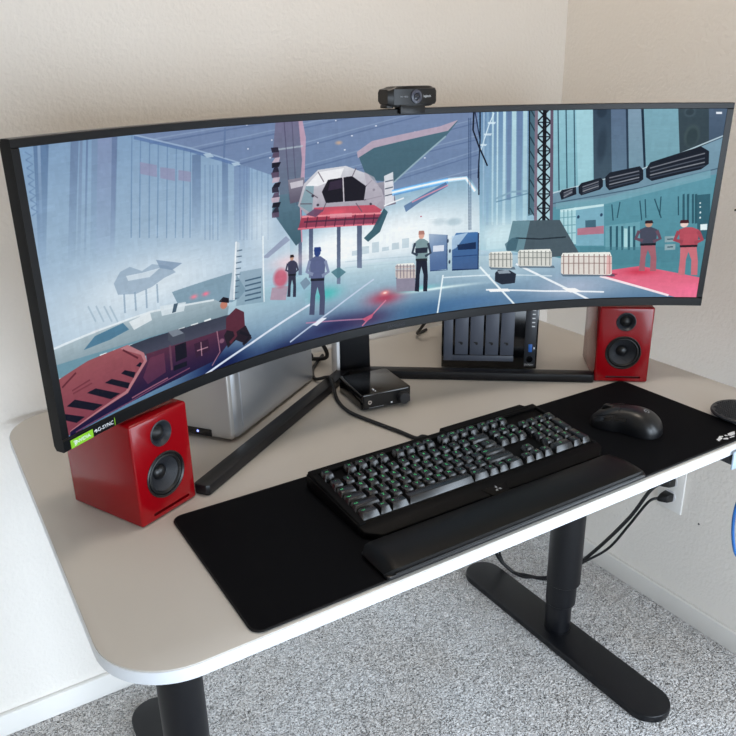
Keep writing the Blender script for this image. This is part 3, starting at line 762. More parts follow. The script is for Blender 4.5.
L 5a3048 0.7 3.5 839,245,832,274
L 5a3048 0.7 3.5 870,248,863,277
L 5a3048 0.7 3.5 900,250,894,279
L 5a3048 0.7 3.5 931,252,925,281
L 5a3048 0.7 3.5 962,254,956,283
P e8a0ac 0.8 e8a0ac 0.8 v 819,239,889,244,889,255,818,250
P 7a5a76 0.9 7a5a76 0.9 v 743,232,769,220,800,226,774,242
P 3f6674 0.9 3f6674 0.9 v 954,298,993,242,1006,254,980,307,941,330,927,318
P e4e6ec 0.9 e4e6ec 0.9 v 993,155,1022,146,1026,228,996,237
L 4a5568 0.8 2.9 996,171,1022,168
L 4a5568 0.8 2.9 996,190,1022,187
L 4a5568 0.8 2.9 996,209,1022,206
L 4f9cf0 0.45 17.4 1019,203,1201,182
L 8fd0ff 0.95 11.6 1019,202,1201,181
L f2fbff 1 5.2 1019,202,1201,181
L bfe8ff 0.9 11.6 1201,181,1259,179,1291,218
L ffffff 1 5.8 1201,181,1259,179,1291,218
P 5f7ca6 0.8 5f7ca6 0.8 v 1058,242,1194,186,1201,198,1111,236,1065,260
L e8a0b4 0.8 4.1 1084,234,1201,195
L f0f4f8 0.9 4.1 993,236,1058,220
L 4a5f80 0.8 3.2 1260,14,1268,168,1277,331
L 4a5f80 0.6 3.2 1266,14,1274,168,1283,331
L 1c2436 0.95 4.6 1275,-12,1275,47,1297,94,1318,131,1327,148
L 1c2436 0.9 4.3 1294,-12,1299,75,1299,144,1304,230
L 26304a 0.8 3.5 1279,-1,1299,75,1298,181
E c04060 0.9 1115 277 3 2 0.3
E b9ccd6 0.5 1178 298 30 14 0.6
E a9c0cc 0.6 1225 302 33 14 0.5
P c5d3de 0.95 c5d3de 0.95 v 491,408,525,266,536,273,506,411
L 5a6f84 0.8 2.9 526,291,542,291
L 5a6f84 0.8 2.9 523,305,539,306
L 5a6f84 0.8 2.9 520,320,537,320
L 5a6f84 0.8 2.9 517,334,534,335
L 5a6f84 0.8 2.9 515,349,532,350
L 5a6f84 0.8 2.9 512,364,529,365
L 5a6f84 0.8 2.9 509,378,527,379
L 5a6f84 0.8 2.9 506,393,524,394
L 5a6f84 0.8 2.9 503,408,522,409
L e6f0f4 0.95 4.6 607,267,598,437
L eef4f8 0.9 4.6 506,411,525,268
P 86a0b2 0.6 86a0b2 0.6 v 530,344,598,347,598,437,511,428
L 4f6a80 0.85 4.1 544,370,594,370
L 4f6a80 0.85 4.1 543,383,593,383
L 4f6a80 0.85 4.1 542,396,592,396
L 4f6a80 0.85 4.1 541,408,591,409
L 4f6a80 0.85 4.1 539,421,590,422
E f6d0d4 0.6 680 346 76 26 1
P 46475c 1 46475c 1 v 680,378,703,382,703,417,701,445,691,443,694,411,691,395,686,410,683,441,673,439,678,406
P 4f4f66 1 4f4f66 1 v 680,348,689,344,699,345,708,352,704,387,679,382
L 4f4f66 1 5.4 679,350,673,367,684,373
L 4f4f66 1 5.4 707,355,711,373,700,378
P 20222c 0.8 20222c 0.8 v 679,379,704,382,704,387,679,383
E c9a08c 1 693 338 6 7 0.15
P 3a2a2c 1 3a2a2c 1 v 687,336,689,329,699,330,701,337
P 5d6480 1 5d6480 1 v 753,402,794,409,796,467,792,515,775,511,779,458,772,430,764,455,759,508,742,504,749,448
P 6b7498 1 6b7498 1 v 751,352,768,345,785,348,801,360,795,417,751,409
L 8f9ab8 1 9.6 750,355,739,383,759,394
L 8f9ab8 1 9.6 800,363,809,395,788,403
P 20222c 0.8 20222c 0.8 v 751,404,795,410,795,417,750,411
E 3d5590 1 775 336 11 12 0.15
P 35508f 1 35508f 1 v 764,332,766,321,786,323,788,335
P 2f3348 1 2f3348 1 v 1102,397,1138,401,1143,457,1142,503,1128,501,1128,450,1120,423,1115,448,1114,500,1099,497,1102,443
P 8aa3a8 1 8aa3a8 1 v 1098,349,1112,341,1127,343,1142,353,1140,409,1101,404
L 4a5666 1 8.0 1097,352,1089,380,1107,389
L 4a5666 1 8.0 1141,357,1150,387,1132,395
P 3a4152 1 3a4152 1 v 1098,368,1140,369,1138,385,1099,383
P 20222c 0.8 20222c 0.8 v 1100,399,1139,402,1140,409,1101,406
E e0b0a0 1 1118 332 10 11 0.15
P b98a80 1 b98a80 1 v 1108,329,1109,318,1126,319,1129,330
P b0737e 1 b0737e 1 v 1848,400,1893,400,1904,449,1908,490,1889,490,1885,444,1873,421,1869,444,1872,490,1853,489,1852,440
P 5b5f70 1 5b5f70 1 v 1838,357,1856,349,1874,349,1894,357,1896,407,1848,406
L 7a6070 1 10.8 1837,360,1830,385,1853,392
L 7a6070 1 10.8 1893,360,1907,386,1886,395
P 20222c 0.8 20222c 0.8 v 1846,401,1895,400,1896,407,1847,408
E c9a08c 1 1865 340 12 10 0.15
P 3f3038 1 3f3038 1 v 1852,338,1853,329,1874,328,1879,337
P d27e88 1 d27e88 1 v 1973,405,2022,405,2035,458,2040,503,2020,503,2014,453,2001,428,1997,453,2001,503,1980,503,1978,449
P c2606e 1 c2606e 1 v 1961,358,1981,350,2001,350,2023,358,2026,412,1973,412
L b05a68 1 12.1 1961,362,1953,390,1979,397
L b05a68 1 12.1 2021,362,2037,389,2015,400
P 20222c 0.8 20222c 0.8 v 1971,407,2025,405,2026,412,1972,414
E f0d6d0 1 1975 340 13 11 0.15
P 5d3038 1 5d3038 1 v 1961,338,1962,328,1985,327,1990,337
P b3c4cc 1 8399a4 1 v -8,385,101,382,260,379,446,395,489,423,480,457,252,436,118,434,-7,428
L e6eef2 0.8 4.6 -2,382,101,380,260,379,446,397
P 5c88a2 0.95 5c88a2 0.95 v 74,409,107,389,184,383,198,402,144,409
P e9eff2 0.8 e9eff2 0.8 v 200,385,260,379,263,399,211,407
P d9e4ea 0.85 d9e4ea 0.85 v 289,373,364,382,355,402,292,397
P 3c5366 0.8 3c5366 0.8 v 329,378,341,379,332,398,321,398
P 7ba0b0 1 7ba0b0 1 v -4,416,119,427,252,436,484,450,485,469,249,457,117,453,-5,445
L f0f5f7 0.9 5.2 112,435,131,436
L f0f5f7 0.9 5.2 148,437,167,438
L f0f5f7 0.9 5.2 183,439,203,440
L f0f5f7 0.9 5.2 220,441,240,441
L f0f5f7 0.9 5.2 257,442,277,442
L f0f5f7 0.9 5.2 294,443,315,443
L f0f5f7 0.9 5.2 333,443,353,443
L f0f5f7 0.9 5.2 371,443,393,443
L f0f5f7 0.9 5.2 411,443,432,442
P 4a4f5e 1 5d5f70 1 v 161,438,251,438,362,443,497,445,493,481,370,478,232,475
P a5646a 1 8d4d5c 1 v -16,450,80,435,189,435,230,467,235,489,172,544,5,573,-26,570
P c08a90 0.9 c08a90 0.9 v 167,437,189,435,230,467,235,489,172,544,5,573,7,565,167,537,227,486,221,469
P 1d1738 1 1d1738 1 v 10,510,32,504,101,544,75,547
P 1d1738 1 1d1738 1 v 65,502,89,501,151,537,124,540
P 1d1738 1 1d1738 1 v 115,498,134,496,181,523,174,534
P 1d1738 1 1d1738 1 v 161,493,172,489,200,504,193,515
P 1d1738 1 1d1738 1 v -5,520,50,551,27,555,-3,535
P 1d1738 1 1d1738 1 v 204,490,216,485,221,489,214,496
L 6b3340 0.5 3.5 29,483,78,477
L 6b3340 0.4 3.5 30,490,82,486
L 5a2634 0.7 4.3 174,442,212,474
L 5a2634 0.6 4.1 6,467,46,449
P 6d4257 1 2a2150 1 v 235,472,370,478,494,479,477,520,436,551,324,561,145,570,5,577,7,567,172,544,235,489
P 8a5266 0.5 8a5266 0.5 v 245,484,286,485,285,533,230,544,219,524
L c98a94 0.7 3.5 181,560,289,549
L b97a8c 0.6 2.9 21,574,174,567,356,546
P 5a5f6c 1 5a5f6c 1 v 304,439,333,440,352,458,350,473,317,475,301,458
P 8d96a2 0.9 8d96a2 0.9 v 304,439,333,440,349,455,316,455
P 241a34 0.95 241a34 0.95 v 319,478,352,478,351,516,317,518
P 1c1434 0.9 1c1434 0.9 v 310,526,349,526,348,538,308,538
L 7a5668 0.9 5.8 305,472,303,534
P 4a2f48 0.8 4a2f48 0.8 v 375,490,418,490,421,519,377,527
L d9b0ba 0.7 2.9 396,491,395,527
L d9b0ba 0.7 2.9 382,510,416,510
L b98a98 0.8 3.2 447,477,451,533,423,562
E c99aa6 0.5 459 506 9 7 0.3
P 3a2c3a 1 3a2c3a 1 v 467,495,485,474,513,470,537,487,553,524,533,535,503,516,476,530
P 6d3c4c 1 6d3c4c 1 v 478,451,510,433,534,449,534,486,505,495,475,482
E c98a78 1 474 416 12 11 0.15
P 2c2230 1 2c2230 1 v 460,405,474,396,491,403,490,415
L 2a2434 1 8.7 517,498,548,517,524,535
L 6d3c4c 1 8.7 495,466,504,505,484,519"""
PW, PH, Q = 2048, 576, 2
def srgb(h): return np.array([int(h[i:i + 2], 16) / 255 for i in (0, 2, 4)], np.float32)
def draw_picture():
    H, Wd = PH * Q, PW * Q
    im = np.zeros((H, Wd, 3), np.float32)
    def fill(pts, c1, a1, c2, a2):
        P = np.array(pts, np.float32) * Q
        x0, y0 = np.floor(P.min(0)).astype(int); x1, y1 = np.ceil(P.max(0)).astype(int)
        ty0, ty1 = P[:, 1].min(), P[:, 1].max()
        x0, y0, x1, y1 = max(x0, 0), max(y0, 0), min(x1, Wd), min(y1, H)
        if x1 <= x0 or y1 <= y0: return
        ys = np.arange(y0, y1) + .5; xs = np.arange(x0, x1) + .5
        cr = np.zeros((y1 - y0, x1 - x0), np.int16)
        for (ax, ay), (bx, by) in zip(P, np.roll(P, -1, 0)):
            if ay == by: continue
            lo, hi = min(ay, by), max(ay, by); sel = np.nonzero((ys >= lo) & (ys < hi))[0]
            if len(sel) == 0: continue
            xi = ax + (ys[sel] - ay) * (bx - ax) / (by - ay)
            cr[sel] += (xs[None, :] > xi[:, None])
        m = (cr % 2 == 1)
        t = np.clip((ys - ty0) / max(1e-3, ty1 - ty0), 0, 1)[:, None, None].astype(np.float32)
        col = c1 * (1 - t) + c2 * t; al = (a1 * (1 - t) + a2 * t) * m[:, :, None]
        im[y0:y1, x0:x1] = im[y0:y1, x0:x1] * (1 - al) + col * al
    def disc(c, a, u, v, ru, rv, soft):
        u, v, ru, rv = u * Q, v * Q, max(ru, 1) * Q, max(rv, 1) * Q; k = 1.0 if soft < .9 else 1.6
        x0, x1, y0, y1 = max(int(u - ru * k), 0), min(int(u + ru * k) + 1, Wd), max(int(v - rv * k), 0), min(int(v + rv * k) + 1, H)
        if x1 <= x0 or y1 <= y0: return
        yy, xx = np.mgrid[y0:y1, x0:x1].astype(np.float32)
        d = np.sqrt(((xx - u) / ru) ** 2 + ((yy - v) / rv) ** 2)
        if soft >= .9: al = np.exp(-2.2 * d * d) * np.clip((1.6 - d) * 2, 0, 1)
        else: al = np.clip((1 - d) / max(soft, .04), 0, 1)
        al = (al * a)[:, :, None]
        im[y0:y1, x0:x1] = im[y0:y1, x0:x1] * (1 - al) + c * al
    for row in ART.strip().split('\n'):
        f = row.split(' ')
        if f[0] == 'P':
            n = list(map(int, f[6].split(','))); fill(list(zip(n[::2], n[1::2])), srgb(f[1]), float(f[2]), srgb(f[3]), float(f[4]))
        elif f[0] == 'L':
            n = list(map(int, f[4].split(','))); pts = np.array(list(zip(n[::2], n[1::2])), np.float32); w = float(f[3]) / 2; c = srgb(f[1]); a = float(f[2])
            L_, R_ = [], []
            for i in range(len(pts)):
                d = pts[min(i + 1, len(pts) - 1)] - pts[max(i - 1, 0)]; d = d / (np.hypot(*d) + 1e-6); nn = np.array([-d[1], d[0]]) * w
                L_.append(pts[i] + nn); R_.append(pts[i] - nn)
            fill(L_ + R_[::-1], c, a, c, a)
        else:
            disc(srgb(f[1]), float(f[2]), *map(int, f[3:7]), float(f[7]))
    im = im.reshape(PH, Q, PW, Q, 3).mean((1, 3))
    rs = np.random.RandomState(3)                                       # faint brushwork in the painting
    for ch_, cw_, am in ((6, 8, .010), (24, 10, .012), (3, 30, .008), (12, 60, .010)):
        n1 = rs.normal(0, 1, (PH // ch_ + 1, PW // cw_ + 1)).astype(np.float32)
        n1 = np.kron(n1, np.ones((ch_, cw_), np.float32))[:PH, :PW]; im = im * (1 + n1[:, :, None] * am * .5)
    g = im.mean(2, keepdims=True); im = g + (im - g) * .9; im = np.clip((im - .62) * 1.2 + .58, 0, 1)
    return im
pic = draw_picture()
img = bpy.data.images.new('hangar_picture', PW, PH, alpha=False)
px = np.ones((PH, PW, 4), np.float32); px[:, :, :3] = pic[::-1]
img.pixels.foreach_set(px.ravel()); img.update(); img.pack()
sm = bpy.data.materials.new('lit_screen'); sm.use_nodes = True; nt = sm.node_tree; bs = nt.nodes['Principled BSDF']
bs.inputs['Base Color'].default_value = (.004, .004, .005, 1); bs.inputs['Roughness'].default_value = .45; bs.inputs['Specular IOR Level'].default_value = .06
tx = nt.nodes.new('ShaderNodeTexImage'); tx.image = img; tx.interpolation = 'Linear'; tx.extension = 'EXTEND'
uvn = nt.nodes.new('ShaderNodeUVMap'); uvn.uv_map = 'UVMap'
nt.links.new(uvn.outputs['UV'], tx.inputs['Vector']); nt.links.new(tx.outputs['Color'], bs.inputs['Emission Color']); bs.inputs['Emission Strength'].default_value = .92
me = bpy.data.meshes.new('screen'); NV = 12; NU = 120
vs = [mp(-hw + SW * i / NU, -hh + SH * j / NV, 0) for i in range(NU + 1) for j in range(NV + 1)]
fs = [(i * (NV + 1) + j, (i + 1) * (NV + 1) + j, (i + 1) * (NV + 1) + j + 1, i * (NV + 1) + j + 1) for i in range(NU) for j in range(NV)]
me.from_pydata(vs, [], fs); uvl = me.uv_layers.new(name='UVMap')
for lp in me.loops:
    i, j = divmod(lp.vertex_index, NV + 1); uvl.data[lp.index].uv = (i / NU, j / NV)
for p in me.polygons: p.use_smooth = True
me.materials.append(sm); scr = bpy.data.objects.new('screen', me); C.objects.link(scr); scr.parent = mon
tag(scr, 'lit screen with a painted hangar, craft, crates and crew')
# lettering on the lower bezel
def on_bezel(name, s, v, txt, size, m, d=-.0029): return MB().mesh(text_mesh(txt, size), mframe(s, v, d)).build(name, m, chin, smooth=0)
st = MB(); strip(st, -.5965, -.5610, -.1832, -.1722, -.0028, -.0021, 4, .0002); st = st.build('sticker', 'sticker_green', chin); tag(st, 'green sticker')
on_bezel('lettering', -.5765, -.1776, 'NVIDIA.', .0068, 'white_print', -.0032)
eye = MB()
for r0, r1 in ((.0016, .0022), (.0028, .0034)): eye.lathe([(r0, 0), (r1, 0)], mx=mframe(-.5905, -.1776, -.0032), seg=20, a0=-.6 * PI, a1=.75 * PI)
eye.lathe([(0, 0), (.0009, 0)], mx=mframe(-.5905, -.1776, -.0032), seg=14); eye.build('emblem', 'white_print', chin, smooth=0)
on_bezel('lettering', -.5405, -.1770, 'G-SYNC', .0072, 'white_print')
mk = MB(); mk.lathe([(.0010, 0), (.0022, 0)], mx=mframe(-.5565, -.1770, -.0029), seg=16, a0=-.5 * PI, a1=1.1 * PI); mk.build('emblem', 'white_print', chin, smooth=0)
ln = MB(); strip(ln, -.5255, -.5248, -.1822, -.1718, -.0027, -.002, 1, .0001); ln.build('sticker_edge', 'sticker_green', chin)
on_bezel('lettering', .006, -.1764, 'SAMSUNG', .0078, 'dim_print')
# stand: two flat legs in a V, a pillar and the neck
def bar(name, a, b, wd, th, m, par):
    a, b = Vector(a), Vector(b); L = (b - a).length; ang = math.atan2(b.y - a.y, b.x - a.x)
    mb = MB()
    pts = [(0, -wd / 2), (L - .004, -wd / 2), (L, -wd / 2 + .004), (L, wd / 2 - .004), (L - .004, wd / 2), (0, wd / 2)]
    mb.prism(pts, 0, th, .0025, 2, mx=TR(a.x + .7336, a.y + .188, .0006) @ RZ(ang))
    return mb.build(name, m, par)
lgL = bar('leg', (-.745, -.183, 0), (-1.152, -.472, 0), .027, .017, 'steel_black', mon)
lgR = bar('leg', (-.745, -.168, 0), (-.3445, -.4775, 0), .027, .017, 'steel_black', mon)
pl = MB(); PYAW = math.radians(-14)
pm = TR(.0195, .018, 0) @ RZ(PYAW)
pl.hull([(-.032, -.022, .0008), (.032, -.022, .0008), (.032, .03, .0008), (-.032, .03, .0008), (-.027, -.018, .46), (.027, -.018, .46), (.027, .012, .46), (-.027, .012, .46)], mx=pm, bev=.003, seg=2)
pil = pl.build('pillar', 'steel_black', mon)
tr = MB(); tr.hull([(-.038, -.019, .0008), (-.0325, -.021, .0008), (-.0325, .028, .0008), (-.038, .026, .0008), (-.035, -.014, .455), (-.0275, -.017, .455), (-.0275, .011, .455), (-.035, .008, .455)], mx=pm, bev=.001, seg=1)
tr.build('side_trim', 'white_gloss', pil); 
nk = MB(); a, b = mp(.03, .0, .045), Vector((.0195, .020, .345))
nk.tube([b, (a + b) / 2, a], .028, seg=20, smooth=3); nk.build('neck', 'steel_black', mon)

# ------------------------------------------------------------------ webcam
wc = mframe(.0330, VT, .006)
cam_loc = Vector((-.7336, -.188, T)) + wc.translation
web = thing('webcam', 'black webcam clipped on top of the curved monitor', 'webcam', cam_loc, math.radians(-1))
b = MB(); G = []
for i in range(17):
    t = -1 + 2 * i / 16; x = .0455 * t; k = max(.72, (1 - abs(t) ** 8) ** .5); bow = .009 * t * t
    z0, z1 = .0175 - .0150 * k, .0175 + .0155 * k
    G.append([(x, bow - .0125, z0), (x, bow - .0145, z0 + .003), (x, bow - .0145, z1 - .004), (x, bow - .0115, z1), (x, bow + .010, z1), (x, bow + .014, z1 - .005), (x, bow + .014, z0 + .005), (x, bow + .008, z0)])
body = b.grid(G, close_v=True, cap=True).build('body', 'black', web, smooth=50)
fp = MB(); G = []
for i in range(13):
    t = -.80 + 1.72 * i / 12; x = .0455 * t; y = .009 * t * t - .0152
    G.append([(x, y + .002, .0052), (x, y, .0062), (x, y, .0286), (x, y + .002, .0296)])
fp.grid(G, close_v=True, cap=True).build('front_plate', 'black', body)
LX = .0005
ln = MB().lathe([(0, .0030), (.0045, .0026), (.0052, .0016), (.0052, 0)], mx=TR(LX, -.0152, .0174) @ FRONT, seg=28).build('lens', 'lens', web)
MB().lathe([(.0054, 0), (.0054, .0024), (.0062, .0034), (.0098, .0024), (.0102, 0)], mx=TR(LX, -.0150, .0174) @ FRONT, seg=32).build('lens_ring', 'lensring', ln)
MB().mesh(text_mesh('logitech', .0050), TR(.0225, -.0136, .0176) @ RZ(.16) @ FRONT).build('lettering', 'white_print', body, smooth=0)
MB().mesh(text_mesh('HD 1080p', .0032), TR(-.0205, -.0139, .0176) @ RZ(-.16) @ FRONT).build('lettering', 'grey_print', body, smooth=0)
cl = MB(); cl.box((-.0035, -.0105, -.0010), (.046, .005, .0135), .0015); cl.box((-.003, .004, .0030), (.034, .028, .0034), .0012); cl.box((-.003, .0185, -.008), (.030, .004, .025), .0015)
cl.box((-.040, .006, .0035), (.013, .02, .005), .0012)
cl.build('clip', 'black', web)

# ------------------------------------------------------------------ speakers
def speaker(name, label, loc, rz, side_white=False):
    t = thing(name, label, 'speaker', loc, rz, 'red desk speakers')
    w, h, d = .102, .152, .144
    cab = MB().box((0, d / 2, h / 2 + .0008), (w, d, h), .0036, 3).build('cabinet', 'red', t)
    def cyl(x, z, r, dep): return MB().lathe([(0, .01), (r, .01), (r, -dep), (0, -dep)], mx=TR(x, 0, z) @ FRONT, seg=56).build('cutter', 'red', t)
    wz, tz = .0615, .1240
    cutout(cab, cyl(0, wz, .0335, .022)); cutout(cab, cyl(0, tz, .0185, .012))
    cutout(cab, MB().box((.004, .006, .0105), (.066, .02, .0042), .001).build('cutter', 'red', t))
    MB().box((.004, .0085, .0105), (.064, .004, .0038)).build('port', 'rubber', cab)
    wo = MB().lathe([(.0338, -.004), (.0338, .0010), (.0322, .0020), (.0300, .0004), (.0300, -.003)], mx=TR(0, 0, wz) @ FRONT, seg=56).build('woofer', 'black', t)
    MB().lathe([(.0302, -.004), (.0290, .0002), (.0272, .0010), (.0254, -.0006), (.0246, -.003)], mx=TR(0, 0, wz) @ FRONT, seg=56).build('surround', 'rubber', wo)
    MB().lathe([(.0250, -.0025), (.0120, -.0125), (.0110, -.014)], mx=TR(0, 0, wz) @ FRONT, seg=56).build('cone', 'cone', wo)
    MB().lathe([(0, -.0065), (.004, -.0070), (.008, -.0088), (.0108, -.0115), (.0118, -.014)], mx=TR(0, 0, wz) @ FRONT, seg=40).build('dust_cap', 'black', wo)
    tw = MB().lathe([(.0186, -.004), (.0186, .0008), (.0172, .0014), (.0150, -.0010), (.0118, -.0050), (.0108, -.007)], mx=TR(0, 0, tz) @ FRONT, seg=44).build('tweeter', 'dark', t)
    MB().lathe([(0, .0002), (.004, -.0006), (.0075, -.0030), (.0098, -.0058), (.0112, -.007)], mx=TR(0, 0, tz) @ FRONT, seg=36).build('dome', 'rubber', tw)
    return t
c = (Vector((-1.251, -.5125)) + Vector((-1.1599, -.4705))) / 2
speaker('desk_speaker', 'glossy red speaker under the left end of the monitor, beside the silver computer', (c.x + .0005, c.y - .0018, T), math.radians(25.5))
c = (Vector((-.3463, -.4795)) + Vector((-.2652, -.5428))) / 2
speaker('desk_speaker.001', 'glossy red speaker under the right end of the monitor, behind the mouse', (c.x - .001, c.y - .002, T), math.radians(-38))

# ------------------------------------------------------------------ small silver computer
pc = thing('desktop_computer', 'small silver computer case behind the left monitor leg', 'computer', (-1.0425, -.3385, T), math.radians(36))
# local: x runs along the long side, y into the case (left-back)
hC, lC, wC = .205, .305, .150
MB().prism(rrect(.0, lC, 0, wC, .016, 8), .005, hC, .004, 2).build('shell', 'silver', pc)
fr = MB().prism(rrect(-.004, .02, .004, wC - .004, .003, 3), .006, hC - .003, .002, 2).build('front_panel', 'silverfront', pc)
MB().box((-.0035, wC * .60, .0125), (.004, wC * .62, .013), .001).build('front_slot', 'black', fr)
MB().lathe([(0, .0012), (.0018, .0008), (.0022, 0)], mx=TR(-.0055, wC * .47, .0135) @ RY(-PI / 2), seg=16).build('power_light', 'led_blue', fr)
sp = MB().box((lC / 2 + .004, -.0006, hC / 2 + .007), (lC - .044, .0016, hC - .022), .0005).build('side_panel', 'silver', pc)
v = MB()
for i in range(10):
    for j in range(4): v.lathe([(0, .0003), (.0014, .0003)], mx=TR(.055 + i * .0062 + (j % 2) * .0031, -.0014, .126 + j * .0056) @ FRONT, seg=8)
v.build('vent_holes', 'black', sp, smooth=0)
for fx in (.03, lC - .03):
    for fy in (.022, wC - .022): MB().lathe([(0, .0006), (.013, .0006), (.015, .004), (.015, .010), (0, .010)], mx=TR(fx, fy, 0), seg=20).build('foot', 'rubber', pc)
MB().box((lC / 2, wC / 2, .008), (lC - .05, wC - .04, .006), .002).build('base_tray', 'black', pc)
cb = MB(); cb.tube([(-.803, -.098, T + .092), (-.775, -.10, T + .078), (-.749, -.108, T + .050), (-.737, -.100, T + .018), (-.755, -.060, T + .0055), (-.79, -.035, T + .0055)], .0042)
tag(cb.build('video_cable', 'cable'), 'black cable looping down behind the silver computer beside the monitor pillar', 'cable')
cb = MB(); cb.tube([(-.812, -.078, T + .055), (-.785, -.085, T + .045), (-.764, -.085, T + .020), (-.775, -.055, T + .0045), (-.82, -.022, T + .0045)], .0035)
tag(cb.build('power_cable', 'cable'), 'thinner black cable dropping to the desk behind the silver computer', 'cable')

# ------------------------------------------------------------------ four-bay storage box
n0, n1 = Vector((-.5414, -.249)), Vector((-.391, -.367))
sb = thing('storage_server', 'dark grey four-bay storage box behind the right monitor leg', 'storage server', ((n0.x + n1.x) / 2 - .0077, (n0.y + n1.y) / 2 - .0062, T - .0025), math.atan2(n1.y - n0.y, n1.x - n0.x))
wN, hN, dN = .194, .166, .215
MB().box((0, dN / 2 + .003, hN / 2 + .003), (wN, dN - .006, hN - .006), .005, 3).build('case', 'dark', sb)
fN = MB().box((0, .0035, hN / 2 + .003), (wN, .007, hN - .006), .002).build('front_frame', 'black_gloss', sb)
fx = lambda f: -wN / 2 + f * wN
def fbox(mb, a, b, z0, z1, y0, y1, bev=.0008): return mb.box(((fx(a) + fx(b)) / 2, (y0 + y1) / 2, (z0 + z1) / 2), (fx(b) - fx(a), y1 - y0, z1 - z0), bev)
fbox(fbox(MB(), .022, .118, .022, hN - .012, -.002, .004), .118, .755, .022, .034, -.002, .004).build('trim_panel', 'bay', fN)
for k in range(4):
    a = .140 + k * .158
    bay = fbox(MB(), a, a + .138, .0355, hN - .012, -.003, .004).build('drive_bay', 'bay', sb)
    cx = fx(a + .069)
    MB().lathe([(0, .0006), (.0028, .0006), (.003, 0)], mx=TR(cx, -.003, .060) @ FRONT, seg=16).box((cx - .003, -.0033, .0625), (.006, .0012, .002), mx=None).build('bay_lock', 'black', bay)
sd = fbox(MB(), .865, .982, .010, hN - .010, -.0015, .004).build('status_panel', 'dark', sb)
for k in range(5): MB().box((fx(.945), -.0018, hN - .034 - k * .0085), (.0060, .001, .0020)).build('status_light', 'led_white', sd)
us = MB().box((fx(.925), -.002, .052), (.0075, .002, .0165), .0005).build('usb_port', 'usb_blue', sd)
MB().box((fx(.965), -.0018, .052), (.003, .001, .004)).build('usb_mark', 'white_print', sd)
pb = MB().lathe([(0, .0012), (.0062, .0012), (.0068, 0)], mx=TR(fx(.922), -.0015, .0275) @ FRONT, seg=24).build('power_button', 'black_gloss', sd)
MB().mesh(text_mesh('DS920+', .0058), TR(fx(.920), -.0018, .0155) @ FRONT).build('lettering', 'white_print', sd, smooth=0)
cb = MB(); cb.tube([(-.43, -.10, T + .075), (-.455, -.095, T + .060), (-.478, -.100, T + .050), (-.482, -.085, T + .030), (-.470, -.055, T + .008), (-.43, -.035, T + .0045)], .0036)
tag(cb.build('power_cable', 'cable'), 'black cable hanging behind the left side of the storage box', 'cable')

# ------------------------------------------------------------------ headphone amplifier
a0, a1 = Vector((-.8020, -.3515)), Vector((-.7015, -.3640))
am = thing('headphone_amplifier', 'small black amplifier box with a round knob in front of the monitor pillar', 'amplifier', ((a0.x + a1.x) / 2, (a0.y + a1.y) / 2, T), math.atan2(a1.y - a0.y, a1.x - a0.x))
wA, hA, dA = .102, .032, .110
ab = MB().prism(rrect(-wA / 2, wA / 2, 0.001, dA, .007, 5), .002, hA, .0025, 2).build('case', 'black_gloss', am)
fa = MB().prism(rrect(-wA / 2 + .003, wA / 2 - .003, -.001, .006, .002, 3), .0035, hA - .0022, .0008, 1).build('front_panel', 'black', am)
MB().lathe([(0, .012), (.0098, .012), (.0108, .0108), (.0112, 0)], mx=TR(.031, -.001, .0165) @ FRONT, seg=40).build('volume_knob', 'dark', am)
MB().lathe([(.0016, .0004), (.0016, .0018), (.0040, .0018), (.0044, 0)], mx=TR(-.036, -.001, .0175) @ FRONT, seg=24).build('headphone_jack', 'chrome', am)
MB().box((.0085, -.0016, .0095), (.0032, .0012, .0026), .0003).build('indicator_light', 'led_white', am)
MB().box((-.0225, -.0013, .0062), (.030, .0006, .0010)).build('printed_line', 'grey_print', fa)
sw = MB(); sw.box((-.020, .018, hA + .0012), (.0026, .006, .0026), .0006); sw.box((-.019, .010, hA + .0008), (.0022, .0022, .0018), .0004); sw.build('top_switch', 'white_gloss', am)
for q in (-.038, .038):
    for y in (.012, .098): MB().lathe([(0, .0004), (.005, .0004), (.005, .003), (0, .003)], mx=TR(q, y, 0), seg=12).build('foot', 'rubber', am)

# ------------------------------------------------------------------ desk mat
mt = thing('desk_mat', 'long black cloth desk mat under the keyboard and mouse', 'desk mat', (-.757, -.651, T))
px0, px1, py0, py1 = -.4545, .4555, -.1450, .1395
MB().prism(rrect(px0 + .002, px1 - .002, py0 + .002, py1 - .002, .014, 8), .0006, .0032, .0006, 1).build('cloth_top', 'mat', mt)
eb = MB(); rp = rrect(px0 + .0016, px1 - .0016, py0 + .0016, py1 - .0016, .0144, 8)
eb.tube([(x, y, .0021) for x, y in rp + rp[:2]], .0015, seg=8, smooth=1); eb.build('stitched_edge', 'matedge', mt)
lg = MB()
def mpoly(pts): lg.prism([(x, y) for x, y in pts], .0032, .00345)
# pale mark near the right front corner of the mat
mpoly([(0.3768, -0.1261), (0.3814, -0.1255), (0.3913, -0.1212), (0.3971, -0.1243), (0.3945, -0.1261), (0.3897, -0.1257), (0.3883, -0.1293), (0.3831, -0.1303), (0.3745, -0.1326), (0.3762, -0.1284)])
mpoly([(0.3894, -0.13), (0.3967, -0.1313), (0.3971, -0.1343), (0.393, -0.1361), (0.387, -0.132)])
mpoly([(0.4012, -0.1233), (0.405, -0.1241), (0.4044, -0.1283), (0.4004, -0.1265)])
mpoly([(0.4113, -0.1228), (0.4224, -0.1227), (0.4284, -0.1239), (0.4192, -0.1308), (0.4088, -0.1312), (0.4064, -0.1269)])
mpoly([(0.4018, -0.1329), (0.4085, -0.1329), (0.4138, -0.1337), (0.4104, -0.136), (0.4004, -0.1347)])
lg.build('printed_mark', 'white_print', mt, smooth=0)

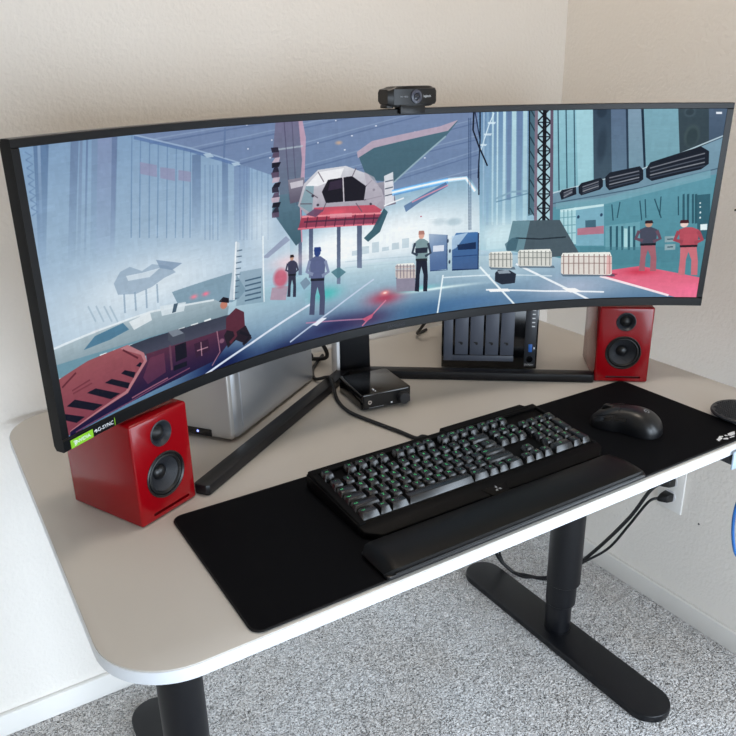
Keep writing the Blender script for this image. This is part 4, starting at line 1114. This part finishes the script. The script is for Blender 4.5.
# ------------------------------------------------------------------ keyboard
kb = thing('keyboard', 'black full-size keyboard with green lit legends on the desk mat', 'keyboard', (-.794, -.63, T + .0034))
kx = lambda x: x + .794
ky = lambda y: y + .63
TILT = math.radians(4.0)
# chassis in side view: front lip low, back high
KX0, KX1 = kx(-1.0155), kx(-.568)
ZB = lambda y: .0135 + (y - ky(-.69)) * math.tan(TILT)      # plate height under the keys
xs_ = [KX0, KX0 + .004]
def slab(x0, x1, y0, y1, z0f, z1f): return [(x, y, z) for x in (x0, x1) for y, z in ((y0, z0f), (y0, z1f(y0)), (y1, z0f), (y1, z1f(y1)))]
ch = MB()
ch.hull(slab(KX0, KX1, ky(-.690), ky(-.545), .0008, lambda y: ZB(y)), bev=.0015, seg=2)
ch.hull([(KX0, ky(-.690), .0008), (KX1, ky(-.690), .0008), (KX0, ky(-.690), ZB(ky(-.690))), (KX1, ky(-.690), ZB(ky(-.690))), (KX0 + .001, ky(-.705), .0008), (KX1 - .001, ky(-.705), .0008), (KX0 + .002, ky(-.705), .0105), (KX1 - .002, ky(-.705), .0105), (KX0 + .020, ky(-.7195), .0008), (KX1 - .020, ky(-.7195), .0008), (KX0 + .022, ky(-.719), .0070), (KX1 - .022, ky(-.719), .0070)], bev=.0012, seg=2)
for x0, x1, z in ((KX0, KX0 + .0145, .0085), (KX1 - .0145 + .004, KX1, .0075)):
    ch.hull([(x0, ky(-.694), .002), (x1, ky(-.694), .002), (x0 + .002, ky(-.692), ZB(ky(-.69)) + .002), (x1 - .002, ky(-.692), ZB(ky(-.69)) + .002), (x0, ky(-.545), .002), (x1, ky(-.545), .002), (x0 + .002, ky(-.546), ZB(ky(-.545)) + .0042), (x1 - .002, ky(-.546), ZB(ky(-.545)) + .0042)], bev=.001, seg=1)
ch.hull([(KX0, ky(-.560), .002), (KX1, ky(-.560), .002), (KX0 + .003, ky(-.5595), ZB(ky(-.56)) + .0046), (KX1 - .003, ky(-.5595), ZB(ky(-.56)) + .0046), (KX0, ky(-.543), .002), (KX1, ky(-.543), .002), (KX0 + .003, ky(-.5465), ZB(ky(-.545)) + .0046), (KX1 - .003, ky(-.5465), ZB(ky(-.545)) + .0046)], bev=.001, seg=1)
ch.hull([(kx(-.769), ky(-.56), .002), (kx(-.585), ky(-.56), .002), (kx(-.766), ky(-.555), ZB(ky(-.55)) + .0052), (kx(-.588), ky(-.555), ZB(ky(-.55)) + .0052), (kx(-.769), ky(-.533), .002), (kx(-.590), ky(-.533), .002), (kx(-.766), ky(-.537), ZB(ky(-.545)) + .0048), (kx(-.593), ky(-.537), ZB(ky(-.545)) + .0048)], bev=.001, seg=1)
ch.hull([(kx(-.818), ky(-.705), .003), (kx(-.770), ky(-.705), .003), (kx(-.818), ky(-.706), .0112), (kx(-.770), ky(-.706), .0112), (kx(-.808), ky(-.7265), .003), (kx(-.780), ky(-.7265), .003), (kx(-.806), ky(-.726), .0070), (kx(-.782), ky(-.726), .0070)], bev=.0008, seg=1)
body = ch.build('chassis', 'board', kb)
# emblem on the front tab: three curling strokes
em = MB(); emx = TR(kx(-.794), ky(-.7140), .0100) @ RX(math.atan2(.0042, .020))
for k in range(3):
    a = PI / 2 + k * 2 * PI / 3
    pts = [(.0008 * math.cos(a), .0008 * math.sin(a)), (.0042 * math.cos(a - .35), .0042 * math.sin(a - .35)), (.0066 * math.cos(a + .05), .0066 * math.sin(a + .05)), (.0050 * math.cos(a + .15), .0050 * math.sin(a + .15)), (.0046 * math.cos(a + .55), .0046 * math.sin(a + .55)), (.0022 * math.cos(a + .4), .0022 * math.sin(a + .4))]
    em.prism(pts, 0, .0004, mx=emx)
em.build('emblem', 'grey_print', body, smooth=0)
U = .01905
KX = kx(-1.005)
rows = {0: -.5740, 1: -.6023, 2: -.62135, 3: -.6404, 4: -.65945, 5: -.6785}     # key row centres
lay = []
def run(row, x, items):
    for it in items:
        if isinstance(it, (int, float)): x += it; continue
        nm, lb, w = it if isinstance(it, tuple) else ('keycap', it, 1)
        lay.append((nm, lb, x, w, row, 1)); x += w
Fk = lambda a, b: [('function_key', 'F%d' % i, 1) for i in range(a, b)]
mo = lambda l, w: ('modifier_key', l, w)
run(0, 0, [('function_key', 'esc', 1), 1] + Fk(1, 5) + [.5] + Fk(5, 9) + [.5] + Fk(9, 13) + [.25] + [('function_key', t, 1) for t in ('prt', 'scr', 'pau')])
run(1, 0, list('`1234567890-=') + [mo('back', 2), .25] + [('navigation_key', t, 1) for t in ('ins', 'hm', 'pu')] + [.25] + list('n/*-'))
run(2, 0, [mo('tab', 1.5)] + list('QWERTYUIOP[]') + [('keycap', '\\', 1.5), .25] + [('navigation_key', t, 1) for t in ('del', 'end', 'pd')] + [.25] + list('789'))
run(3, 0, [mo('caps', 1.75)] + list("ASDFGHJKL;'") + [mo('enter', 2.25), 3.5] + list('456'))
run(4, 0, [mo('shift', 2.25)] + list('ZXCVBNM,./') + [mo('shift', 2.75), 1.25, ('arrow_key', '^', 1), 1.25] + list('123'))
run(5, 0, [mo('ctrl', 1.5), mo('win', 1), mo('alt', 1.5), ('space_bar', '', 6), mo('alt', 1.5), mo('fn', 1), mo('mn', 1), mo('ctrl', 1.5), .25, ('arrow_key', '<', 1), ('arrow_key', 'v', 1), ('arrow_key', '>', 1), .25, ('keycap', '0', 2), '.'])
lay.append(('keycap', '+', 21.5, 1, 2, 2)); lay.append(('keycap', 'ent', 21.5, 1, 4, 2))
HK = {0: .0108, 1: .0104, 2: .0088, 3: .0082, 4: .0082, 5: .0086}
DT = {0: .10, 1: .08, 2: .03, 3: 0, 4: -.04, 5: -.05}
_kc = {}
def cap_mesh(w, tall, row):
    k = (w, tall, row)
    if k in _kc: return _kc[k]
    W_, D_ = w * U - .0012, (U if tall == 1 else 2 * U) - .0012; h = HK[row]; ins = .0029; dy = .0012
    bot = [(-W_ / 2, -D_ / 2, 0), (W_ / 2, -D_ / 2, 0), (W_ / 2, D_ / 2, 0), (-W_ / 2, D_ / 2, 0)]
    tz = lambda y: h + y * math.tan(DT[row])
    y0, y1 = -D_ / 2 + .0042, D_ / 2 - .0012
    top = [(-W_ / 2 + ins, y0, tz(y0)), (W_ / 2 - ins, y0, tz(y0)), (W_ / 2 - ins, y1, tz(y1)), (-W_ / 2 + ins, y1, tz(y1))]
    b = bmesh.new(); V = [b.verts.new(p) for p in bot + top]
    b.faces.new(V[3::-1]); tf = b.faces.new(V[4:8])
    for i in range(4): b.faces.new((V[i], V[(i + 1) % 4], V[4 + (i + 1) % 4], V[4 + i]))
    b.normal_update()
    bmesh.ops.bevel(b, geom=[e for e in b.edges if max(v.co.z for v in e.verts) > .001], offset=.0007, segments=2, profile=.5, affect='EDGES')
    me = bpy.data.meshes.new('keycap'); b.to_mesh(me); b.free(); me.materials.append(M['key'])
    for p in me.polygons: p.use_smooth = True
    me.set_sharp_from_angle(angle=math.radians(30)); _kc[k] = me; return me
_lg = {}
for nm, lb, x, w, row, tall in lay:
    cx = KX + (x + w / 2) * U; cy = ky(rows[row]) if tall == 1 else ky((rows[row] + rows[row + 1]) / 2)
    o = bpy.data.objects.new(nm, cap_mesh(w, tall, row)); C.objects.link(o); o.parent = kb
    o.location = (cx, cy, ZB(cy) - .0004 + .0016); o.rotation_euler = (TILT, 0, 0)
    if lb:
        if (lb, row) not in _lg:
            mb = MB(); mb.mesh(text_mesh(lb, .0062 if len(lb) == 1 else .0040, res=1), Matrix.Identity(4))
            g = mb.build('legend', 'legend', o, smooth=0); _lg[(lb, row)] = g.data
        else:
            g = bpy.data.objects.new('legend', _lg[(lb, row)]); C.objects.link(g); g.parent = o
        g.location = (-(w * U / 2 - .0072) if len(lb) > 1 and w > 1.2 else -.0005, .0022, HK[row] + .0022 * math.tan(DT[row]) + .00022); g.rotation_euler = (DT[row], 0, 0)
cb = MB(); kz = T + .0034
cb.tube([(x + .794, y + .63, z) for x, y, z in [(-0.7805, -0.535, 0.0125), (-0.783, -0.514, 0.009), (-0.787, -0.5, 0.001), (-0.795, -0.463, 0.0005), (-0.812, -0.402, 0.0005), (-0.8245, -0.343, 0.0005), (-0.816, -0.285, 0.0008), (-0.803, -0.248, 0.014), (-0.797, -0.225, 0.0215), (-0.793, -0.2, 0.014), (-0.8, -0.165, 0.001), (-0.775, -0.11, 0.0005), (-0.72, -0.05, 0.0005)]], .0034, seg=12)
cb.build('cable', 'cable', kb)
MB().box((-.7805 + .794, -.5385 + .63, .0125), (.013, .014, .009), .002).build('cable_boot', 'rubber', kb)
# ------------------------------------------------------------------ wrist rest
wr = thing('wrist_rest', 'padded black wrist rest along the front of the keyboard', 'wrist rest', (-.810, -.7645, T + .0034))
G = []
x0, x1, y0, y1, hgt = -.228, .236, -.0320, .036, .0165
NXW, NYW = 48, 14
def wtop(x, y):
    fx_ = min(1, (x - x0) / .018, (x1 - x) / .018); fx_ = max(0, fx_); fx_ = 1 - (1 - fx_) ** 2
    t = (y - y0) / (y1 - y0); return .0055 + (hgt - .0055) * (fx_ ** .5) * (max(0, math.sin(PI * (.16 + .72 * t)))) ** .6
def chf(x):                                  # rear corners cut at an angle like the rest in view
    return max(0, (x0 + .012 - x)) * .9 + max(0, (x - x1 + .012)) * .9
for i in range(NXW + 1):
    x = x0 + (x1 - x0) * i / NXW; row = []
    ya, yb = y0 + chf(x) * .6, y1 - chf(x)
    for j in range(NYW + 1): y = ya + (yb - ya) * j / NYW; row.append((x, y, wtop(x, y)))
    row += [(x, yb, .0028), (x, ya, .0028)]
    G.append(row)
MB().grid(G, close_v=True, cap=True).build('cushion', 'rest', wr, smooth=40)
pp = MB(); pp.tube([(x0 + .012, y0 - .0006, .0062), (0, y0 - .0006, .0066), (x1 - .012, y0 - .0006, .0062)], .0011, seg=8); pp.build('highlight_bead', 'bezel', wr)  # thin glossy bead added along the front edge to give a highlight line
MB().prism(rrect(x0 + .001, x1 - .001, y0 - .0012, y1 - .004, .006, 5), .0004, .0048, .0008, 2).build('base_plate', 'black', wr)

# ------------------------------------------------------------------ mouse
ax = Vector((-.4936 + .446, -.6123 + .7188)); myaw = math.atan2(ax.y, ax.x) - PI / 2
ms = thing('computer_mouse', 'black computer mouse on the right half of the desk mat', 'mouse', (-.4680, -.6655, T + .0034), myaw)
LM = .119
def mw(t): return .0295 * (1 - .16 * math.exp(-((t - .52) / .16) ** 2)) * min(1, (1 - ((t - .5) / .5) ** 6) ** .5 + .0) * (1 + .06 * math.sin(PI * t))
def mh(t): return .0395 * (max(0, 1 - ((t - .40) / .62) ** 2)) ** .62 if t > .40 else .0395 * (max(0, 1 - ((.40 - t) / .42) ** 2.4)) ** .6
def msurf(t, a, d=0):
    y = -LM / 2 + LM * t; W_ = mw(t) + d; H_ = max(mh(t), .010 * min(1, (1 - t) * 20) if t > .9 else 0) + d
    c, s = math.cos(a), math.sin(a); e = .72
    return (W_ * (abs(c) ** e) * (1 if c >= 0 else -1), y, .0012 + H_ * abs(s) ** e)
ts = [.003 + .994 * (1 - math.cos(PI * i / 30)) / 2 for i in range(31)]
G = [[msurf(t, PI * j / 24) for j in range(25)] for t in ts]
MB().grid(G, close_v=True, cap=True).build('shell', 'mouse', ms, smooth=60)
for s_, nm in ((1, 'right_button'), (-1, 'left_button')):
    tb = [.58 + .39 * i / 10 for i in range(11)]; aa = [PI / 2 - s_ * (.13 + .62 * j / 8) for j in range(9)]
    top = [[msurf(t, a, .0014) for a in aa] for t in tb]; bot = [[msurf(t, a, -.001) for a in aa] for t in tb]
    G = [r1 + r2[::-1] for r1, r2 in zip(top, bot)]
    MB().grid(G, close_v=True, cap=True).build(nm, 'mouse', ms, smooth=50)
MB().lathe([(0, -.004), (.0085, -.004), (.0100, -.0026), (.0100, .0026), (.0085, .004), (0, .004)], mx=TR(0, LM * .275, mh(.775) * .92) @ RY(PI / 2), seg=28).build('scroll_wheel', 'rubber', ms)
for y, l in ((.004, .020), (.027, .018)):
    G = []
    for k in range(7):
        t = .5 + (y - l / 2 + l * k / 6) / LM; G.append([msurf(t, PI - .42, .0018), msurf(t, PI - .62, .0018), msurf(t, PI - .62, -.002), msurf(t, PI - .42, -.002)])
    MB().grid(G, close_v=True, cap=True).build('side_button', 'black_gloss', ms)
lo = MB(); c0 = Vector(msurf(.24, PI / 2, .0003)); sl = math.atan2(mh(.28) - mh(.20), .08 * LM)
lm = TR(*c0) @ RX(sl) @ RZ(PI)
lo.lathe([(.0034, .0001), (.0048, .0001)], mx=lm, seg=26, a0=.22 * PI, a1=1.95 * PI); lo.box((.0028, -.0003, .0001), (.0040, .0012, .0002), mx=lm)
lo.build('emblem', 'grey_print', ms, smooth=0)

# ------------------------------------------------------------------ perforated disc at the right edge
co = thing('coaster', 'round black perforated disc on the desk behind the mat, at the right edge', 'coaster', (-.2640, -.7450, T))
MB().lathe([(0, .0005), (.030, .0005), (.033, .002), (.036, .008), (0, .008)], seg=48).build('base', 'rubber', co)
MB().lathe([(0, .0078), (.049, .0078), (.0515, .0095), (.0515, .0120), (.0498, .0140), (.0470, .0132), (0, .0132)], seg=64).build('rim', 'dark', co)
hx = MB()
for i in range(-7, 8):
    for j in range(-8, 9):
        x, y = i * .0062 + (j % 2) * .0031, j * .0054
        if x * x + y * y < .0440 ** 2: hx.lathe([(.0018, .0131), (.0020, .0141), (.0029, .0141), (.0031, .0131)], mx=TR(x, y, 0), seg=6)
tag(hx.build('mesh_top', 'dark', co, smooth=0), 'honeycomb mesh of the disc')

# ------------------------------------------------------------------ wall outlet, plugs, cords
ot = thing('wall_outlet', 'white wall outlet plate on the right wall below the desk', 'outlet', (0, -.4505, T - .3625))
MB().box((-.0035, 0, 0), (.006, .070, .116), .002, 2).build('cover_plate', 'trim', ot)
for z in (-.0205, .0205):
    rc = MB().prism([(.0165 * math.cos(a), max(-.0135, min(.0135, .0165 * math.sin(a)))) for a in [2 * PI * k / 40 for k in range(40)]], 0, .0015, .0004, 1, mx=TR(-.0063, 0, z) @ RY(-PI / 2) @ RZ(PI / 2)).build('receptacle', 'white_gloss', ot)
zo = T - .3625
def cord(name, label, z, r, path, plug_m):
    t = thing(name, label, 'power cord', (-.008, -.4505, zo + z))
    q = MB().hull([(-.0008, -.013, -.011), (-.0008, .013, -.011), (-.0008, .013, .011), (-.0008, -.013, .011), (-.020, -.0105, -.009), (-.020, .0105, -.009), (-.020, .0105, .009), (-.020, -.0105, .009), (-.030, .004, -.009), (-.030, .012, -.009), (-.030, .012, .001), (-.030, .004, .001)], bev=.002, seg=2)
    q.build('plug', plug_m, t)
    c_ = MB(); c_.tube([(x + .008, y + .4505, z_ - zo - z) for x, y, z_ in path], r, seg=10); c_.build('wire', 'cable', t)
cord('power_cable', 'thin black power cord from the lower socket of the wall outlet', -.0205, .0033, [(-.034, -.440, T - .386), (-.050, -.425, T - .400), (-.066, -.392, T - .475), (-.085, -.355, T - .555), (-.120, -.320, T - .600), (-.165, -.262, .028), (-.200, -.215, .006), (-.226, -.185, .0045), (-.245, -.140, .03), (-.258, -.118, .14), (-.30, -.11, .40), (-.36, -.12, .60)], 'black')
cord('power_cable', 'thicker black power cord from the upper socket of the wall outlet', .0205, .0046, [(-.034, -.440, T - .345), (-.055, -.428, T - .368), (-.072, -.395, T - .450), (-.100, -.335, T - .560), (-.140, -.285, .050), (-.175, -.245, .010), (-.212, -.196, .006), (-.236, -.165, .012), (-.270, -.130, .08), (-.31, -.115, .30), (-.40, -.13, .58)], 'black')
# ------------------------------------------------------------------ hook and blue cable at the right edge
hk = thing('cable_hook', 'pale grey hook clamped under the front edge of the desk', 'hook', (-.360, -.80, T - .03))
q = MB(); q.box((.002, -.006, .004), (.030, .003, .032), .001); q.build('front_plate', 'hook', hk)
q = MB(); q.hull([(-.012, .004, .0112), (.100, .004, .0112), (.100, .06, .0112), (-.012, .06, .0112), (-.006, -.004, -.008), (.096, -.004, -.008), (.096, .05, -.008), (-.006, .05, -.008)], bev=.001); q.build('bracket', 'dark', hk)
q = MB(); q.tube([(.076, .004, -.006), (.076, -.006, -.0300), (.076, -.017, -.0322), (.076, -.030, -.0280), (.076, -.034, -.010)], .0025); q.build('hook_arm', 'dark', hk)
bl = MB(); cx, cz = -.284, T - .1468
pts = []
for k in range(25):
    a = PI / 2 + 2 * PI * k / 24
    pts.append((cx + .080 * math.cos(a) * (1 + .1 * math.cos(a)), -.816 + .003 * math.sin(3 * a), cz + .090 * math.sin(a)))
bl.tube(pts, .0027, seg=10, smooth=4)
bl.tube([(x + .006 + .004 * math.sin(i), y - .0065, z - .004) for i, (x, y, z) in enumerate(pts)], .0027, seg=10, smooth=4)
tag(bl.build('network_cable', 'blue_cable'), 'blue cable coiled in a hanging loop in front of the right wall', 'cable')
# small nail holes' pins left in the right wall
for y, z, l in ((-.5046, .3039 + T, 'dark nail in the right wall beside the right end of the monitor'), (-.5324, -.4214 + T, 'tiny dark nail in the right wall below the outlet')):
    tag(MB().lathe([(0, .0022), (.0020, .0018), (.0022, .0008), (.0012, .0008), (.0012, -.008), (0, -.008)], mx=TR(0, y, z) @ RY(-PI / 2), seg=14).build('nail', 'black'), l, 'nail')

# ------------------------------------------------------------------ camera and view
cd = bpy.data.cameras.new('camera'); co_ = bpy.data.objects.new('camera', cd); C.objects.link(co_)
r_, u_, f_ = Vector((.85038763, -.5258102, -.01909196)), Vector((.2026824, .2938792, .93410645)), Vector((.48555197, .79822218, -.35648371))
mm = Matrix.Identity(4)
for i, a in enumerate((r_, u_, -f_)):
    for k in range(3): mm[k][i] = a[k]
mm.translation = (-1.44869, -1.43816, .56874 + T); co_.matrix_world = mm
cd.sensor_width = 36; cd.lens = 760.32 / 736 * 36; cd.clip_start = .02
SC.camera = co_
SC.view_settings.view_transform = 'Standard'; SC.view_settings.look = 'None'; SC.view_settings.gamma = 1; SC.view_settings.exposure = 0.0
SC.view_settings.use_curve_mapping = False
SC.cycles.use_denoising = True
SC.cycles.max_bounces = 8; SC.cycles.diffuse_bounces = 5
SC.cycles.sample_clamp_indirect = 8
